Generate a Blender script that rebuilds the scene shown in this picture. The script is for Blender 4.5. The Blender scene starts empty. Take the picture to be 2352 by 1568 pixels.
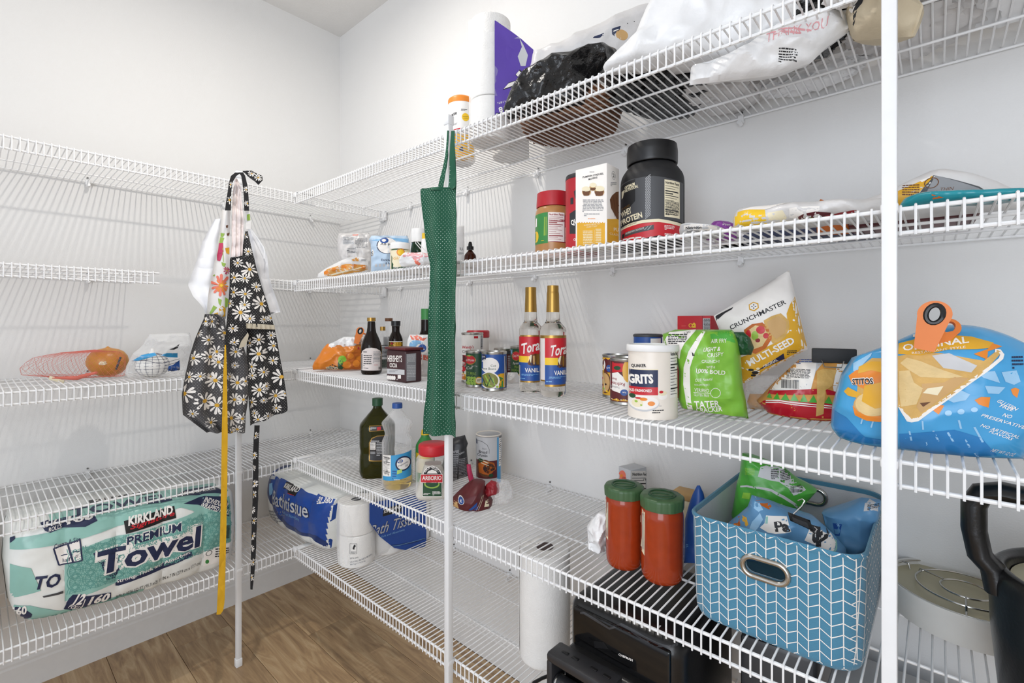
import bpy, bmesh, math, random
from math import sin, cos, pi, radians, sqrt
from mathutils import Vector, Matrix, noise
from mathutils.bvhtree import BVHTree
from mathutils.geometry import tessellate_polygon

SC = bpy.context.scene
COL = SC.collection
random.seed(7)

# ---------------------------------------------------------------- camera, sky, lamps, exposure
cd = bpy.data.cameras.new('camera')
cam = bpy.data.objects.new('camera', cd)
COL.objects.link(cam)
cam.location = (2.3458, -1.2818, 1.2571)
cam.rotation_euler = (pi / 2, 0, .7259)
cd.sensor_width = 36
cd.lens = 16.8333
cd.shift_y = -.0193
cd.clip_start = .02
SC.camera = cam

W = bpy.data.worlds.new('world')
SC.world = W
W.use_nodes = True
W.node_tree.nodes['Background'].inputs[0].default_value = (.86, .91, 1, 1)
W.node_tree.nodes['Background'].inputs[1].default_value = .9


def lamp(name, kind, loc, energy, color, **kw):
    d = bpy.data.lights.new(name, kind)
    d.energy = energy
    d.color = color
    for k, v in kw.items():
        setattr(d, k, v)
    o = bpy.data.objects.new(name, d)
    o.location = loc
    COL.objects.link(o)
    return o


# the bare bulb of the pantry ceiling, and daylight falling in from the open doorway side
lamp('ceiling_bulb', 'AREA', (.98, -.8, 2.66), 9.2, (1, .95, .88), shape='DISK', size=.06)
dl = lamp('doorway_daylight', 'AREA', (2.75, -2.95, 1.45), 32, (.86, .92, 1), shape='RECTANGLE', size=1.4, size_y=2.0)
dl.rotation_euler = (radians(90), 0, radians(15))
SC.view_settings.view_transform = 'Standard'
SC.view_settings.look = 'None'
SC.view_settings.exposure = 0.17
SC.view_settings.gamma = 1
SC.view_settings.use_curve_mapping = False


# ---------------------------------------------------------------- materials
def lin(h):
    h = h.lstrip('#')
    r = []
    for i in (0, 2, 4):
        c = int(h[i:i + 2], 16) / 255
        r.append(c / 12.92 if c < .04045 else ((c + .055) / 1.055) ** 2.4)
    return (*r, 1)


# name: colour, roughness, then options
MT = {
    'wall': ('e9e8e6', .9, dict(bump=(320, .06), var=.015, vs=3)),
    'ceil': ('e4e2df', .95, dict(bump=(140, .15), var=.02, vs=8)),
    'trim': ('e6e5e3', .5, dict(bump=(60, .02))),
    'wire': ('f4f4f4', .32, dict(var=.02, vs=30)),
    'clip': ('eeeeee', .4, dict(var=.02)),
    'screw': ('8a8a8a', .35, dict(metal=1)),
    'post': ('eff0f1', .35, dict(var=.02)),
    'white': ('f1f0ee', .5, {}), 'ink': ('26262a', .6, {}), 'black': ('141416', .35, {}), 'mattblack': ('1b1b1d', .6, dict(bump=(500, .04))),
    'grey': ('8e8f92', .5, {}), 'lgrey': ('c9cacc', .5, {}), 'dgrey': ('47484b', .5, {}),
    'red': ('c8202c', .4, {}), 'dred': ('93202a', .45, {}), 'maroon': ('5c1a1f', .45, {}), 'orange': ('e8892b', .4, {}), 'yellow': ('f3c628', .45, {}),
    'gold': ('b08a45', .3, dict(metal=.75)), 'brown': ('6b4327', .6, {}), 'dbrown': ('3a2420', .5, {}), 'tan': ('cda46b', .6, {}), 'cream': ('efe4c4', .5, {}),
    'green': ('3c8c46', .45, {}), 'dgreen': ('1d4a2c', .45, {}), 'lime': ('8cc63e', .4, {}), 'lgreen': ('b6d97a', .45, {}), 'peagreen': ('9cc24a', .4, {}),
    'blue': ('24519b', .4, {}), 'navy': ('1f2a4d', .45, {}), 'lblue': ('7fb4dd', .4, {}), 'sky': ('3d9bd0', .35, {}), 'purple': ('5a3fa6', .4, {}), 'violet': ('8a3d9a', .35, {}),
    'pink': ('eaa9ae', .5, {}), 'rose': ('c22f5a', .5, {}), 'coral': ('ec7a63', .5, {}), 'teal': ('8fc4ba', .4, {}), 'dteal': ('6fa79f', .45, {}), 'leaf': ('96b84a', .55, {}),
    'steel': ('c4c2bd', .22, dict(metal=1)), 'nickel': ('b9b4ab', .25, dict(metal=1)), 'daisyeye': ('d9a62e', .6, {}), 'petal': ('f4efe9', .7, {}),
    'cardboard': ('c49a6c', .8, dict(var=.08, vs=20)), 'tinmetal': ('b8b6b0', .3, dict(metal=1)),
}
_M = {}


def M(k):
    if k in _M:
        return _M[k]
    h, rough, o = MT[k]
    m = bpy.data.materials.new(k)
    m.use_nodes = True
    nt = m.node_tree
    b = nt.nodes['Principled BSDF']
    c = lin(h)
    b.inputs['Base Color'].default_value = c
    b.inputs['Roughness'].default_value = rough
    b.inputs['Metallic'].default_value = o.get('metal', 0)
    tc = nt.nodes.new('ShaderNodeTexCoord')
    va = o.get('var', .03)
    n = nt.nodes.new('ShaderNodeTexNoise')
    n.inputs['Scale'].default_value = o.get('vs', 40)
    n.inputs['Detail'].default_value = 3
    nt.links.new(tc.outputs['Object'], n.inputs['Vector'])
    r = nt.nodes.new('ShaderNodeMapRange')
    r.inputs['To Min'].default_value = 1 - 2 * va
    r.inputs['To Max'].default_value = 1 + 2 * va * .5
    nt.links.new(n.outputs[0], r.inputs[0])
    mx = nt.nodes.new('ShaderNodeVectorMath')
    mx.operation = 'SCALE'
    mx.inputs[0].default_value = c[:3]
    nt.links.new(r.outputs[0], mx.inputs['Scale'])
    nt.links.new(mx.outputs[0], b.inputs['Base Color'])
    if 'glass' in o:
        b.inputs['Transmission Weight'].default_value = o['glass']
        b.inputs['IOR'].default_value = o.get('ior', 1.35)
    if 'sheen' in o:
        b.inputs['Sheen Weight'].default_value = o['sheen']
    if 'bump' in o:
        s, st = o['bump']
        n2 = nt.nodes.new('ShaderNodeTexNoise')
        n2.inputs['Scale'].default_value = s
        n2.inputs['Detail'].default_value = 4
        nt.links.new(tc.outputs['Object'], n2.inputs['Vector'])
        bp = nt.nodes.new('ShaderNodeBump')
        bp.inputs['Strength'].default_value = min(1, st * 4)
        bp.inputs['Distance'].default_value = o.get('bd', .002)
        nt.links.new(n2.outputs[0], bp.inputs['Height'])
        nt.links.new(bp.outputs[0], b.inputs['Normal'])
    if 'film' in o:     # thin clear or tinted plastic
        tr = nt.nodes.new('ShaderNodeBsdfTransparent')
        tr.inputs[0].default_value = lin(o.get('tint', 'ffffff'))
        ms = nt.nodes.new('ShaderNodeMixShader')
        fr = nt.nodes.new('ShaderNodeLayerWeight')
        fr.inputs[0].default_value = .35
        ad = nt.nodes.new('ShaderNodeMath')
        ad.operation = 'MULTIPLY_ADD'
        ad.inputs[1].default_value = o.get('edge', .5)
        ad.inputs[2].default_value = o['film']
        ad.use_clamp = True
        nt.links.new(fr.outputs['Facing'], ad.inputs[0])
        nt.links.new(ad.outputs[0], ms.inputs[0])
        nt.links.new(tr.outputs[0], ms.inputs[1])
        nt.links.new(b.outputs[0], ms.inputs[2])
        nt.links.new(ms.outputs[0], nt.nodes['Material Output'].inputs[0])
    if o.get('wood'):
        oi = nt.nodes.new('ShaderNodeObjectInfo')
        mp = nt.nodes.new('ShaderNodeMapping')
        mp.inputs['Scale'].default_value = (1.1, 9, 1)
        off = nt.nodes.new('ShaderNodeVectorMath')
        off.operation = 'SCALE'
        off.inputs[0].default_value = (37, 19, 5)
        nt.links.new(oi.outputs['Random'], off.inputs['Scale'])
        nt.links.new(off.outputs[0], mp.inputs['Location'])
        nt.links.new(tc.outputs['Object'], mp.inputs['Vector'])
        w = nt.nodes.new('ShaderNodeTexNoise')
        w.inputs['Scale'].default_value = 3.2
        w.inputs['Detail'].default_value = 9
        w.inputs['Roughness'].default_value = .62
        w.inputs['Distortion'].default_value = 1.3
        nt.links.new(mp.outputs[0], w.inputs['Vector'])
        cr = nt.nodes.new('ShaderNodeValToRGB')
        cr.color_ramp.elements[0].position = .28
        cr.color_ramp.elements[0].color = lin('94775a')
        cr.color_ramp.elements[1].position = .72
        cr.color_ramp.elements[1].color = lin('dcc29b')
        e = cr.color_ramp.elements.new(.5)
        e.color = lin('bf9f78')
        nt.links.new(w.outputs[0], cr.inputs[0])
        hv = nt.nodes.new('ShaderNodeHueSaturation')
        m2 = nt.nodes.new('ShaderNodeMapRange')
        m2.inputs['To Min'].default_value = .85
        m2.inputs['To Max'].default_value = 1.15
        nt.links.new(oi.outputs['Random'], m2.inputs[0])
        nt.links.new(m2.outputs[0], hv.inputs['Value'])
        nt.links.new(cr.outputs[0], hv.inputs['Color'])
        # fine straight grain and knots
        g = nt.nodes.new('ShaderNodeTexNoise')
        g.inputs['Scale'].default_value = 60
        mp2 = nt.nodes.new('ShaderNodeMapping')
        mp2.inputs['Scale'].default_value = (.12, 3, 1)
        nt.links.new(tc.outputs['Object'], mp2.inputs['Vector'])
        nt.links.new(mp2.outputs[0], g.inputs['Vector'])
        mg = nt.nodes.new('ShaderNodeMix')
        mg.data_type = 'RGBA'
        mg.blend_type = 'MULTIPLY'
        mg.inputs[0].default_value = .22
        nt.links.new(hv.outputs[0], mg.inputs[6])
        nt.links.new(g.outputs[0], mg.inputs[7])
        nt.links.new(mg.outputs[2], b.inputs['Base Color'])
    _M[k] = m
    return m


# ---------------------------------------------------------------- geometry helpers: each returns (verts, faces)
def geo_bm(bm):
    bm.verts.index_update()
    g = ([v.co.copy() for v in bm.verts], [[v.index for v in f.verts] for f in bm.faces])
    bm.free()
    return g


def join(*gs):
    V, F = [], []
    for v, f in gs:
        n = len(V)
        V += [Vector(a) for a in v]
        F += [[i + n for i in q] for q in f]
    return V, F


def xf(g, loc=(0, 0, 0), rot=(0, 0, 0), sc=(1, 1, 1)):
    m = Matrix.LocRotScale(Vector(loc), Matrix.Rotation(rot[2], 3, 'Z') @ Matrix.Rotation(rot[1], 3, 'Y') @ Matrix.Rotation(rot[0], 3, 'X'), Vector(sc))
    return [m @ Vector(v) for v in g[0]], g[1]


def rbox(w, d, h, bev=.003, z0=0, seg=2, taper=1):
    bm = bmesh.new()
    bmesh.ops.create_cube(bm, size=1)
    for v in bm.verts:
        k = taper if v.co.z > 0 else 1
        v.co = Vector((v.co.x * w * k, v.co.y * d * k, (v.co.z + .5) * h + z0))
    if bev:
        bmesh.ops.bevel(bm, geom=bm.edges[:], offset=bev, segments=seg, profile=.5, affect='EDGES')
    return geo_bm(bm)


def lathe(prof, seg=40, sq=2, asp=1, bulge=None):
    V, F = [], []
    prof = [p for p in prof]
    for r, z in prof:
        for i in range(seg):
            t = 2 * pi * i / seg
            c, s = cos(t), sin(t)
            if sq != 2:
                k = (abs(c) ** sq + abs(s) ** sq) ** (-1 / sq)
            else:
                k = 1
            if bulge:
                k *= bulge(t, z)
            V.append(Vector((r * k * c, r * k * s * asp, z)))
    for j in range(len(prof) - 1):
        for i in range(seg):
            a, b = j * seg + i, j * seg + (i + 1) % seg
            F.append([a, b, b + seg, a + seg])
    F.append(list(range(seg))[::-1])
    F.append([len(V) - seg + i for i in range(seg)])
    return V, F


def soften(prof, r=.003):
    """round the corners of a lathe profile"""
    out = [prof[0]]
    for a, b, c in zip(prof, prof[1:], prof[2:]):
        A, B, C = Vector(a), Vector(b), Vector(c)
        d1, d2 = (A - B), (C - B)
        k1, k2 = min(r, d1.length * .45), min(r, d2.length * .45)
        if d1.length < 1e-6 or d2.length < 1e-6:
            out.append(b)
            continue
        p, q = B + d1.normalized() * k1, B + d2.normalized() * k2
        for t in (0, .5, 1):
            out.append(tuple(p * (1 - t) ** 2 + B * 2 * t * (1 - t) + q * t * t))
    out.append(prof[-1])
    return out


def tube(pts, r, n=6, closed=False, cap=True):
    pts = [Vector(p) for p in pts]
    V, F = [], []
    N = len(pts)
    up = None
    for i, p in enumerate(pts):
        if closed:
            d = pts[(i + 1) % N] - pts[i - 1]
        else:
            d = pts[min(i + 1, N - 1)] - pts[max(i - 1, 0)]
        d.normalize()
        if up is None:
            up = d.orthogonal().normalized()
        up = (up - d * up.dot(d))
        up.normalize()
        s = d.cross(up)
        rr = r[i] if isinstance(r, (list, tuple)) else r
        for k in range(n):
            t = 2 * pi * k / n
            V.append(p + (up * cos(t) + s * sin(t)) * rr)
    for i in range(N if closed else N - 1):
        for k in range(n):
            a, b = i * n + k, i * n + (k + 1) % n
            c, e = ((i + 1) % N) * n + k, ((i + 1) % N) * n + (k + 1) % n
            F.append([a, b, e, c])
    if cap and not closed:
        F.append(list(range(n))[::-1])
        F.append([(N - 1) * n + k for k in range(n)])
    return V, F


def arc(cx, cy, r, a0, a1, n=8):
    return [(cx + r * cos(a0 + (a1 - a0) * i / n), cy + r * sin(a0 + (a1 - a0) * i / n)) for i in range(n + 1)]


def curve_at(c, t):
    x = t * (len(c) - 1)
    i = min(int(x), len(c) - 2)
    f = x - i
    return [c[i][k] * (1 - f) + c[i + 1][k] * f for k in range(4)]


def pill(c, t, p=.5, q0=.5, q1=.3, nu=30, nv=36, crumple=.004, cs=16, seed=0, bow=(0, 0), ribs=None, fold=None, y0=0, const=False, lean=0, edge=.06):
    """a bag or a sheet of cloth: c = outline rows (xl, zl, xr, zr) from top to bottom, t = thickness; local front is -y"""
    # arc-length parametrise the rows
    L = [0]
    for a, b in zip(c, c[1:]):
        L.append(L[-1] + abs((a[1] + a[3] - b[1] - b[3]) / 2) + .3 * (abs(a[0] - b[0]) + abs(a[2] - b[2])) + 1e-4)
    tt = [l / L[-1] for l in L]

    def at(u):
        for i in range(len(tt) - 1):
            if u <= tt[i + 1] + 1e-9:
                f = (u - tt[i]) / (tt[i + 1] - tt[i])
                return [c[i][k] * (1 - f) + c[i + 1][k] * f for k in range(4)]
        return list(c[-1])
    V, F = [], []
    off = Vector((seed * 7.3, seed * 3.1, seed * 1.7))
    for side in (-1, 1):
        for j in range(nv + 1):
            v = j / nv
            r = at(v)
            for i in range(nu + 1):
                s = i / nu
                x = r[0] * (1 - s) + r[2] * s
                z = r[1] * (1 - s) + r[3] * s
                z += bow[0] * (1 - (2 * s - 1) ** 2) * (1 - v) ** 2 - bow[1] * (1 - (2 * s - 1) ** 2) * v ** 2
                hs = max(0, 1 - (2 * s - 1) ** 2) ** p
                hv = max(0, 1 - (1 - 2 * v) ** 2) ** (q0 if v < .5 else q1)
                sh = 1 if const else hs * hv
                nz = Vector((x * cs, side * .37, z * cs)) + off
                w = noise.noise(nz)
                w2 = noise.noise(nz * 2.7)
                cr = crumple * (.55 - 2.2 * abs(w) + .35 * (.5 - 2 * abs(w2)) + .8 * noise.noise(nz * .45))
                cr *= min(1, min(s, 1 - s) / edge) if not const else 1
                y = side * (t / 2 * sh + (cr * min(1, hv * 2) if not const else 0))
                if const:
                    y += cr
                if ribs:
                    y += side * ribs[1] * abs(sin(pi * ribs[0] * s)) ** .6 * hv - side * ribs[1] * hv
                if fold:
                    y += fold[0] * sin(2 * pi * fold[1] * s + (fold[2] if len(fold) > 2 else 0)) * (.35 + .65 * v)
                V.append(Vector((x, y + y0 + lean * z, z)))
    n = (nu + 1) * (nv + 1)
    idx = lambda sd, j, i: sd * n + j * (nu + 1) + i
    for j in range(nv):
        for i in range(nu):
            F.append([idx(0, j, i), idx(0, j + 1, i), idx(0, j + 1, i + 1), idx(0, j, i + 1)])
            F.append([idx(1, j, i), idx(1, j, i + 1), idx(1, j + 1, i + 1), idx(1, j + 1, i)])
    for j in range(nv):
        F.append([idx(0, j, 0), idx(1, j, 0), idx(1, j + 1, 0), idx(0, j + 1, 0)])
        F.append([idx(0, j, nu), idx(0, j + 1, nu), idx(1, j + 1, nu), idx(1, j, nu)])
    for i in range(nu):
        F.append([idx(0, 0, i), idx(0, 0, i + 1), idx(1, 0, i + 1), idx(1, 0, i)])
        F.append([idx(0, nv, i), idx(1, nv, i), idx(1, nv, i + 1), idx(0, nv, i + 1)])
    return V, F


def blob(sx, sy, sz, seed=0, amp=.18, fs=1.6, sub=5, flat=.25):
    """a crumpled lump of film"""
    bm = bmesh.new()
    bmesh.ops.create_icosphere(bm, subdivisions=sub, radius=1)
    o = Vector((seed * 5.1, seed * 2.3, seed * .9))
    for v in bm.verts:
        d = v.co.normalized()
        n1 = noise.noise(d * fs + o)
        n2 = abs(noise.noise(d * fs * 2.3 + o * 2))
        n3 = abs(noise.noise(d * fs * 5.1 + o * 3))
        k = 1 + amp * (1.2 * n1 - 1.9 * n2 - .8 * n3 + .6)
        c = d * k
        c.z = max(c.z, -1 + flat * .6)
        v.co = Vector((c.x * sx / 2, c.y * sy / 2, (c.z + 1 - flat * .6) * sz / (2 - flat * .6)))
    return geo_bm(bm)


# ---------------------------------------------------------------- objects
GEO = {}


def mesh(name, g, mats, smooth=True, ang=40, fm=None):
    me = bpy.data.meshes.new(name)
    me.from_pydata([tuple(v) for v in g[0]], [], g[1])
    for m in (mats if isinstance(mats, (list, tuple)) else [mats]):
        me.materials.append(M(m))
    if fm:
        me.polygons.foreach_set('material_index', fm)
    if smooth:
        me.polygons.foreach_set('use_smooth', [True] * len(me.polygons))
        me.set_sharp_from_angle(angle=radians(ang))
    me.validate()
    me.update()
    return me


def obj(name, g, mat, parent=None, smooth=True, ang=40, kind=None, label=None, fm=None):
    o = bpy.data.objects.new(name, mesh(name, g, mat, smooth, ang, fm))
    COL.objects.link(o)
    if parent:
        o.parent = parent
    if kind:
        o['kind'] = kind
    if label:
        o['label'] = label
    GEO[o.name] = g
    return o


def thing(name, label, cat, loc=(0, 0, 0), rz=0, group=None):
    o = bpy.data.objects.new(name, None)
    o.empty_display_size = .02
    COL.objects.link(o)
    o.location = loc
    o.rotation_euler = (0, 0, rz)
    o['label'] = label
    o['category'] = cat
    if group:
        o['group'] = group
    return o


_TX = {}


def txt(s, bold=0):
    if (s, bold) in _TX:
        return _TX[s, bold]
    c = bpy.data.curves.new('lettering', 'FONT')
    c.body = s
    c.resolution_u = 2
    c.offset = bold
    o = bpy.data.objects.new('lettering', c)
    me = bpy.data.meshes.new_from_object(o)
    v = [(p.co.x, p.co.y) for p in me.vertices]
    f = [list(p.vertices) for p in me.polygons]
    x0, x1 = min(a for a, b in v), max(a for a, b in v)
    y0, y1 = min(b for a, b in v), max(b for a, b in v)
    v = [((a - x0) / (x1 - x0), (b - y0) / (y1 - y0)) for a, b in v]
    bpy.data.objects.remove(o)
    bpy.data.curves.remove(c)
    bpy.data.meshes.remove(me)
    _TX[s, bold] = (v, f)
    return v, f


def art(spec):
    """print described line by line (tenths of a millimetre on the face of a thing) -> polygons and lettering"""
    out = []
    rnd = random.Random(5)
    for ln in spec.split('\n'):
        word = None
        if ln[0] == 't':
            ln, word = ln.split('|', 1)
        a = ln.split()
        c, l, m = a[0], int(a[1]), a[2]
        pts = [Vector([int(k) / 1e4 for k in s.split(',')]) for s in a[3:] if ',' in s]
        num = [s for s in a[3:] if ',' not in s]

        def poly(P, m=m, l=l):
            out.append(('p', m, l, [(p[0], p[1]) for p in P]))

        def strip(w, P):
            for p, q in zip(P, P[1:]):
                d = q - p
                n = Vector((-d.y, d.x)).normalized() * w / 2
                poly([p + n, q + n, q - n, p - n])
        if c in 'bnc':
            o, ex, ey = pts[3], pts[2] - pts[3], pts[0] - pts[3]       # top left, right, down
            F = lambda x, y: o + ex * x + ey * y
            bar = lambda x0, y0, x1, y1, m=m, l=l: poly([F(x0, y1), F(x1, y1), F(x1, y0), F(x0, y0)], m, l)
        if c == 'p':
            poly(pts)
        elif c == 'l':
            strip(int(num[0]) / 1e4, pts)
        elif c == 'e':
            poly([pts[0] + (pts[1] - pts[0]) * cos(i * pi / 14) + (pts[2] - pts[0]) * sin(i * pi / 14) for i in range(28)])
        elif c == 'o':
            r = int(num[1]) / 1e4
            strip(int(num[0]) / 1e4, [pts[0] + Vector((r * cos(i * pi / 10), r * sin(i * pi / 10))) for i in range(21)])
        elif c == 't':
            out.append(('t', m, l, word, *pts[0], *pts[1], int(num[0]) / 1e4, float(num[1]), float(num[2])))
        elif c == 'n':
            ink = num[0]
            if m != '-':
                poly(pts)
            A, B = F(.06, .11), F(.94, .11)
            out.append(('t', ink, l + 1, 'Nutrition Facts', *A, *B, ey.length * .07, 0, .03))
            y = .16
            for th, fr in ((.012, .9), (.012, .7), (.03, .9), (.03, .55), (.02, .9), (.012, .8), (.012, .6), (.012, .85), (.012, .5), (.012, .75), (.03, .9), (.012, .6), (.012, .8)):
                bar(.05, y, fr, y + th, ink, l + 1)
                y += .063
        elif c == 'b':
            n = int(num[0])
            for i in range(n):
                x = rnd.random() * .05
                while x < .94:
                    w = min(.06 + .14 * rnd.random(), 1 - x)
                    bar(x, i / n, x + w, (i + .5) / n)
                    x += w + .025
                    if i == n - 1 and rnd.random() < .3:
                        break
        elif c == 'c':
            x = 0
            while x < 1:
                w = .012 + .03 * rnd.random()
                bar(x, 0, min(1, x + w), 1)
                x += w + .015 + .025 * rnd.random()
        elif c == 'f':
            r, rot, sq = int(num[0]) / 1e4, float(num[1]), float(num[2])
            for i in range(10):
                t = rot + pi / 5 * i + .15 * rnd.uniform(-1, 1)
                R_ = r * rnd.uniform(.85, 1.05)
                poly([pts[0] + Vector((R_ * f * cos(t + d) * sq, R_ * f * sin(t + d))) for f, d in ((.15, -.12), (.6, -.19), (.9, -.13), (1, 0), (.9, .13), (.6, .19), (.15, .12))])
            poly([pts[0] + Vector((.2 * r * cos(i * .7) * sq, .2 * r * sin(i * .7))) for i in range(9)], 'daisyeye', l + 1)
    return out


def decal(parent, items, targets, name='label_print', step=.005, frame=None, lift=.0003, gap=.00022, jump=.02, face=.12, kind=None):
    """printed colour areas and lettering laid on the real surface of the target parts"""
    if isinstance(items, str):
        items = art(items)
    V, F = join(*[GEO[t.name] for t in targets])
    bvh = BVHTree.FromPolygons(V, F)
    fr = frame or Matrix.Identity(4)
    d = (fr.to_3x3() @ Vector((0, 1, 0))).normalized()
    groups = {}
    for it in items:
        groups.setdefault((it[1], it[2]), []).append(it)
    OV, OF, FM, mats = [], [], [], []
    for (mn, ly), its in groups.items():
        bm = bmesh.new()
        for it in its:
            if it[0] == 'p':
                P = it[3]
                vs = [bm.verts.new((x, 0, z)) for x, z in P]
                for tri in tessellate_polygon([[Vector((x, z, 0)) for x, z in P]]):
                    try:
                        bm.faces.new([vs[i] for i in tri])
                    except ValueError:
                        pass
            else:
                s, x0, z0, x1, z1, h, sh, bo = it[3:]
                v, f = txt(s, bo)
                a = Vector((x1 - x0, z1 - z0))
                n = Vector((-a.y, a.x)).normalized() * h
                vs = []
                for p in v:
                    q = Vector((x0, z0)) + a * p[0] + n * p[1] + a.normalized() * (sh * h * p[1])
                    vs.append(bm.verts.new((q.x, 0, q.y)))
                for q in f:
                    try:
                        bm.faces.new([vs[i] for i in q])
                    except ValueError:
                        pass
        if not bm.verts:
            bm.free()
            continue
        for ax, no in ((0, (1, 0, 0)), (2, (0, 0, 1))):
            lo, hi = min(v.co[ax] for v in bm.verts), max(v.co[ax] for v in bm.verts)
            k = math.floor(lo / step) + 1
            while k * step < hi:
                co = [0, 0, 0]
                co[ax] = k * step
                bmesh.ops.bisect_plane(bm, geom=bm.verts[:] + bm.edges[:] + bm.faces[:], dist=1e-6, plane_co=co, plane_no=no)
                k += 1
        if mn not in mats:
            mats.append(mn)
        mi = mats.index(mn)
        idx = {}
        for v in bm.verts:
            o = fr @ Vector((v.co.x, -2, v.co.z))
            hit, n, _, _ = bvh.ray_cast(o, d)
            if hit is None:
                continue
            if n.dot(d) > 0:
                n = -n
            if n.dot(d) > -face:
                continue
            idx[v] = len(OV)
            OV.append(hit + n * (lift + gap * ly))
        for f in bm.faces:
            if all(v in idx for v in f.verts):
                q = [idx[v] for v in f.verts]
                ys = [OV[i].dot(d) for i in q]
                if max(ys) - min(ys) < jump:
                    nn = (OV[q[1]] - OV[q[0]]).cross(OV[q[2]] - OV[q[0]])
                    OF.append(q if nn.dot(d) < 0 else q[::-1])
                    FM.append(mi)
        bm.free()
    if OF:
        return obj(name, (OV, OF), mats, parent, smooth=True, ang=60, fm=FM, kind=kind or ('stuff' if name in ('daisy_print', 'dot_print', 'chevron_print', 'flower_print', 'film_print', 'lettering_print', 'top_print') else None))


# ---------------------------------------------------------------- the room
MT['wood'] = ('bf9f78', .42, dict(wood=1))
RX, RY, RH = 3.35, -3.0, 2.751
obj('wall_left', xf(rbox(.1, -RY + .1, RH, 0), (-.05, RY / 2 + .05, 0)), 'wall', kind='structure', smooth=False)
obj('wall_back', xf(rbox(RX + .1, .1, RH, 0), (RX / 2 - .05, .05, 0)), 'wall', kind='structure', smooth=False)
obj('wall_right', xf(rbox(.1, -RY + .1, RH, 0), (RX + .05, RY / 2 + .05, 0)), 'wall', kind='structure', smooth=False)
obj('ceiling', xf(rbox(RX + .2, -RY + .1, .08, 0), (RX / 2, RY / 2 + .05, RH)), 'ceil', kind='structure', smooth=False)
fl = obj('floor', xf(rbox(RX + .2, -RY + .1, .08, 0), (RX / 2, RY / 2 + .05, -.089)), 'dbrown', kind='structure', smooth=False)
PW = .187
pk = mesh('plank', rbox(1.218, PW - .0012, .009, .0012, -.009, 1), 'wood', smooth=False)
row = 0
y = -.0135
while y - PW > RY:
    x = -.05 - [.0, .71, .35, 1.02, .5, .2, .9][row % 7]
    while x < RX:
        if x + 1.22 > 0:
            o = bpy.data.objects.new('plank', pk)
            COL.objects.link(o)
            o.parent = fl
            o.location = (x + .61, y - PW / 2, 0)
        x += 1.22
    y -= PW
    row += 1


def baseboard(name, L, loc, rz):
    pr = [(0, 0), (.013, 0), (.013, .085), (.0105, .092), (.0105, .1), (.006, .112), (0, .114)]
    V = [Vector((s * L / 2, -a, z)) for s in (-1, 1) for a, z in pr]
    n = len(pr)
    F = [[i, (i + 1) % n, n + (i + 1) % n, n + i] for i in range(n)] + [list(range(n))[::-1], [n + i for i in range(n)]]
    obj(name, xf((V, F), loc, (0, 0, rz)), 'trim', kind='structure', smooth=False)


baseboard('baseboard_back', RX, (RX / 2, 0, 0), 0)
baseboard('baseboard_left', -RY - .013, (0, RY / 2 - .006, 0), pi / 2)

# ---------------------------------------------------------------- wire shelves
SD, DL, LIP, PITCH = .4223, .4133, .033, .0161
WR, RR_ = .0017, .0032          # deck wire and rail radius
ZR = [.3504, .7064, 1.0612, 1.4135, 1.7637]
ZLV = [.3468, .6998, 1.059, 1.4175, 1.7712]
XE = 3.1                        # right end of the right-hand shelves
X0W = 1.4064


def wire_path(dep):
    zt, f = RR_ + WR, dep + RR_ + WR
    return [(0, -.004, zt), (0, -dep * .5, zt), (0, -f + .004, zt), (0, -f + .0012, zt - .0012), (0, -f, zt - .004), (0, -f, -LIP - .004)]


def rail(L, y, z, r):
    return tube([(-L / 2, y, z), (L / 2, y, z)], r, 8)


def shelf(name, label, x0, x1, dep, z, rz=0, single=True, at=None, ph=0, clips=(), group=None, endcap=None, joints=()):
    """a ventilated wire shelf: runs along local x from x0 to x1, its back edge on local y = 0"""
    t = thing(name, label, 'shelf', (0, 0, z), rz, group)
    L, cx = x1 - x0, (x0 + x1) / 2
    obj('top_rail', xf(rail(L, -dep, 0, RR_), (cx, 0, 0)), 'wire', t)
    obj('bottom_rail', xf(rail(L, -dep, -LIP, RR_), (cx, 0, 0)), 'wire', t)
    for yy, r in ((-.275, .0026), (-.125, .0026), (-.008, .0026)):
        obj('support_rod', xf(rail(L, yy, RR_ - r, r), (cx, 0, 0)), 'wire', t)
    wp = tube(wire_path(dep), WR, 6)
    xs = []
    k = math.ceil((x0 + .003 - ph) / PITCH)
    while ph + k * PITCH < x1 - .003:
        xs.append(ph + k * PITCH)
        k += 1
    if single:
        me = mesh('deck_wire', wp, 'wire')
        for x in xs:
            o = bpy.data.objects.new('deck_wire', me)
            COL.objects.link(o)
            o.parent = t
            o.location = (x, 0, 0)
    else:
        obj('deck_wires', join(*[xf(wp, (x, 0, 0)) for x in xs]), 'wire', t, kind='stuff')
    for x in clips:
        c = obj('wall_clip', xf(join(rbox(.014, .014, .02, .003, -.012), tube([(0, -.004, -.016), (0, -.016, -.012)], .006, 10)), (x, -.0075, 0)), 'clip', t)
        obj('screw', xf(tube([(0, -.001, .016), (0, -.0035, .016)], .0032, 8), (x, -.0005, 0)), 'screw', c)
    if endcap:
        for x in endcap:
            obj('end_bracket', xf(join(rbox(.012, .05, LIP + .022, .003, -LIP - .012), xf(rbox(.005, .028, LIP + .03, .002, -LIP - .016), (.008, .018, 0))), (x, -dep, 0)), 'clip', t)
    for x in joints:
        obj('joining_clip', join(xf(rbox(.028, .07, .004, .0015), (x + .012, -dep + .03, RR_ + 2 * WR)), xf(rbox(.022, .012, .02, .003), (x - .006, -dep - .004, -.012))), 'clip', t)
    return t


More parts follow.
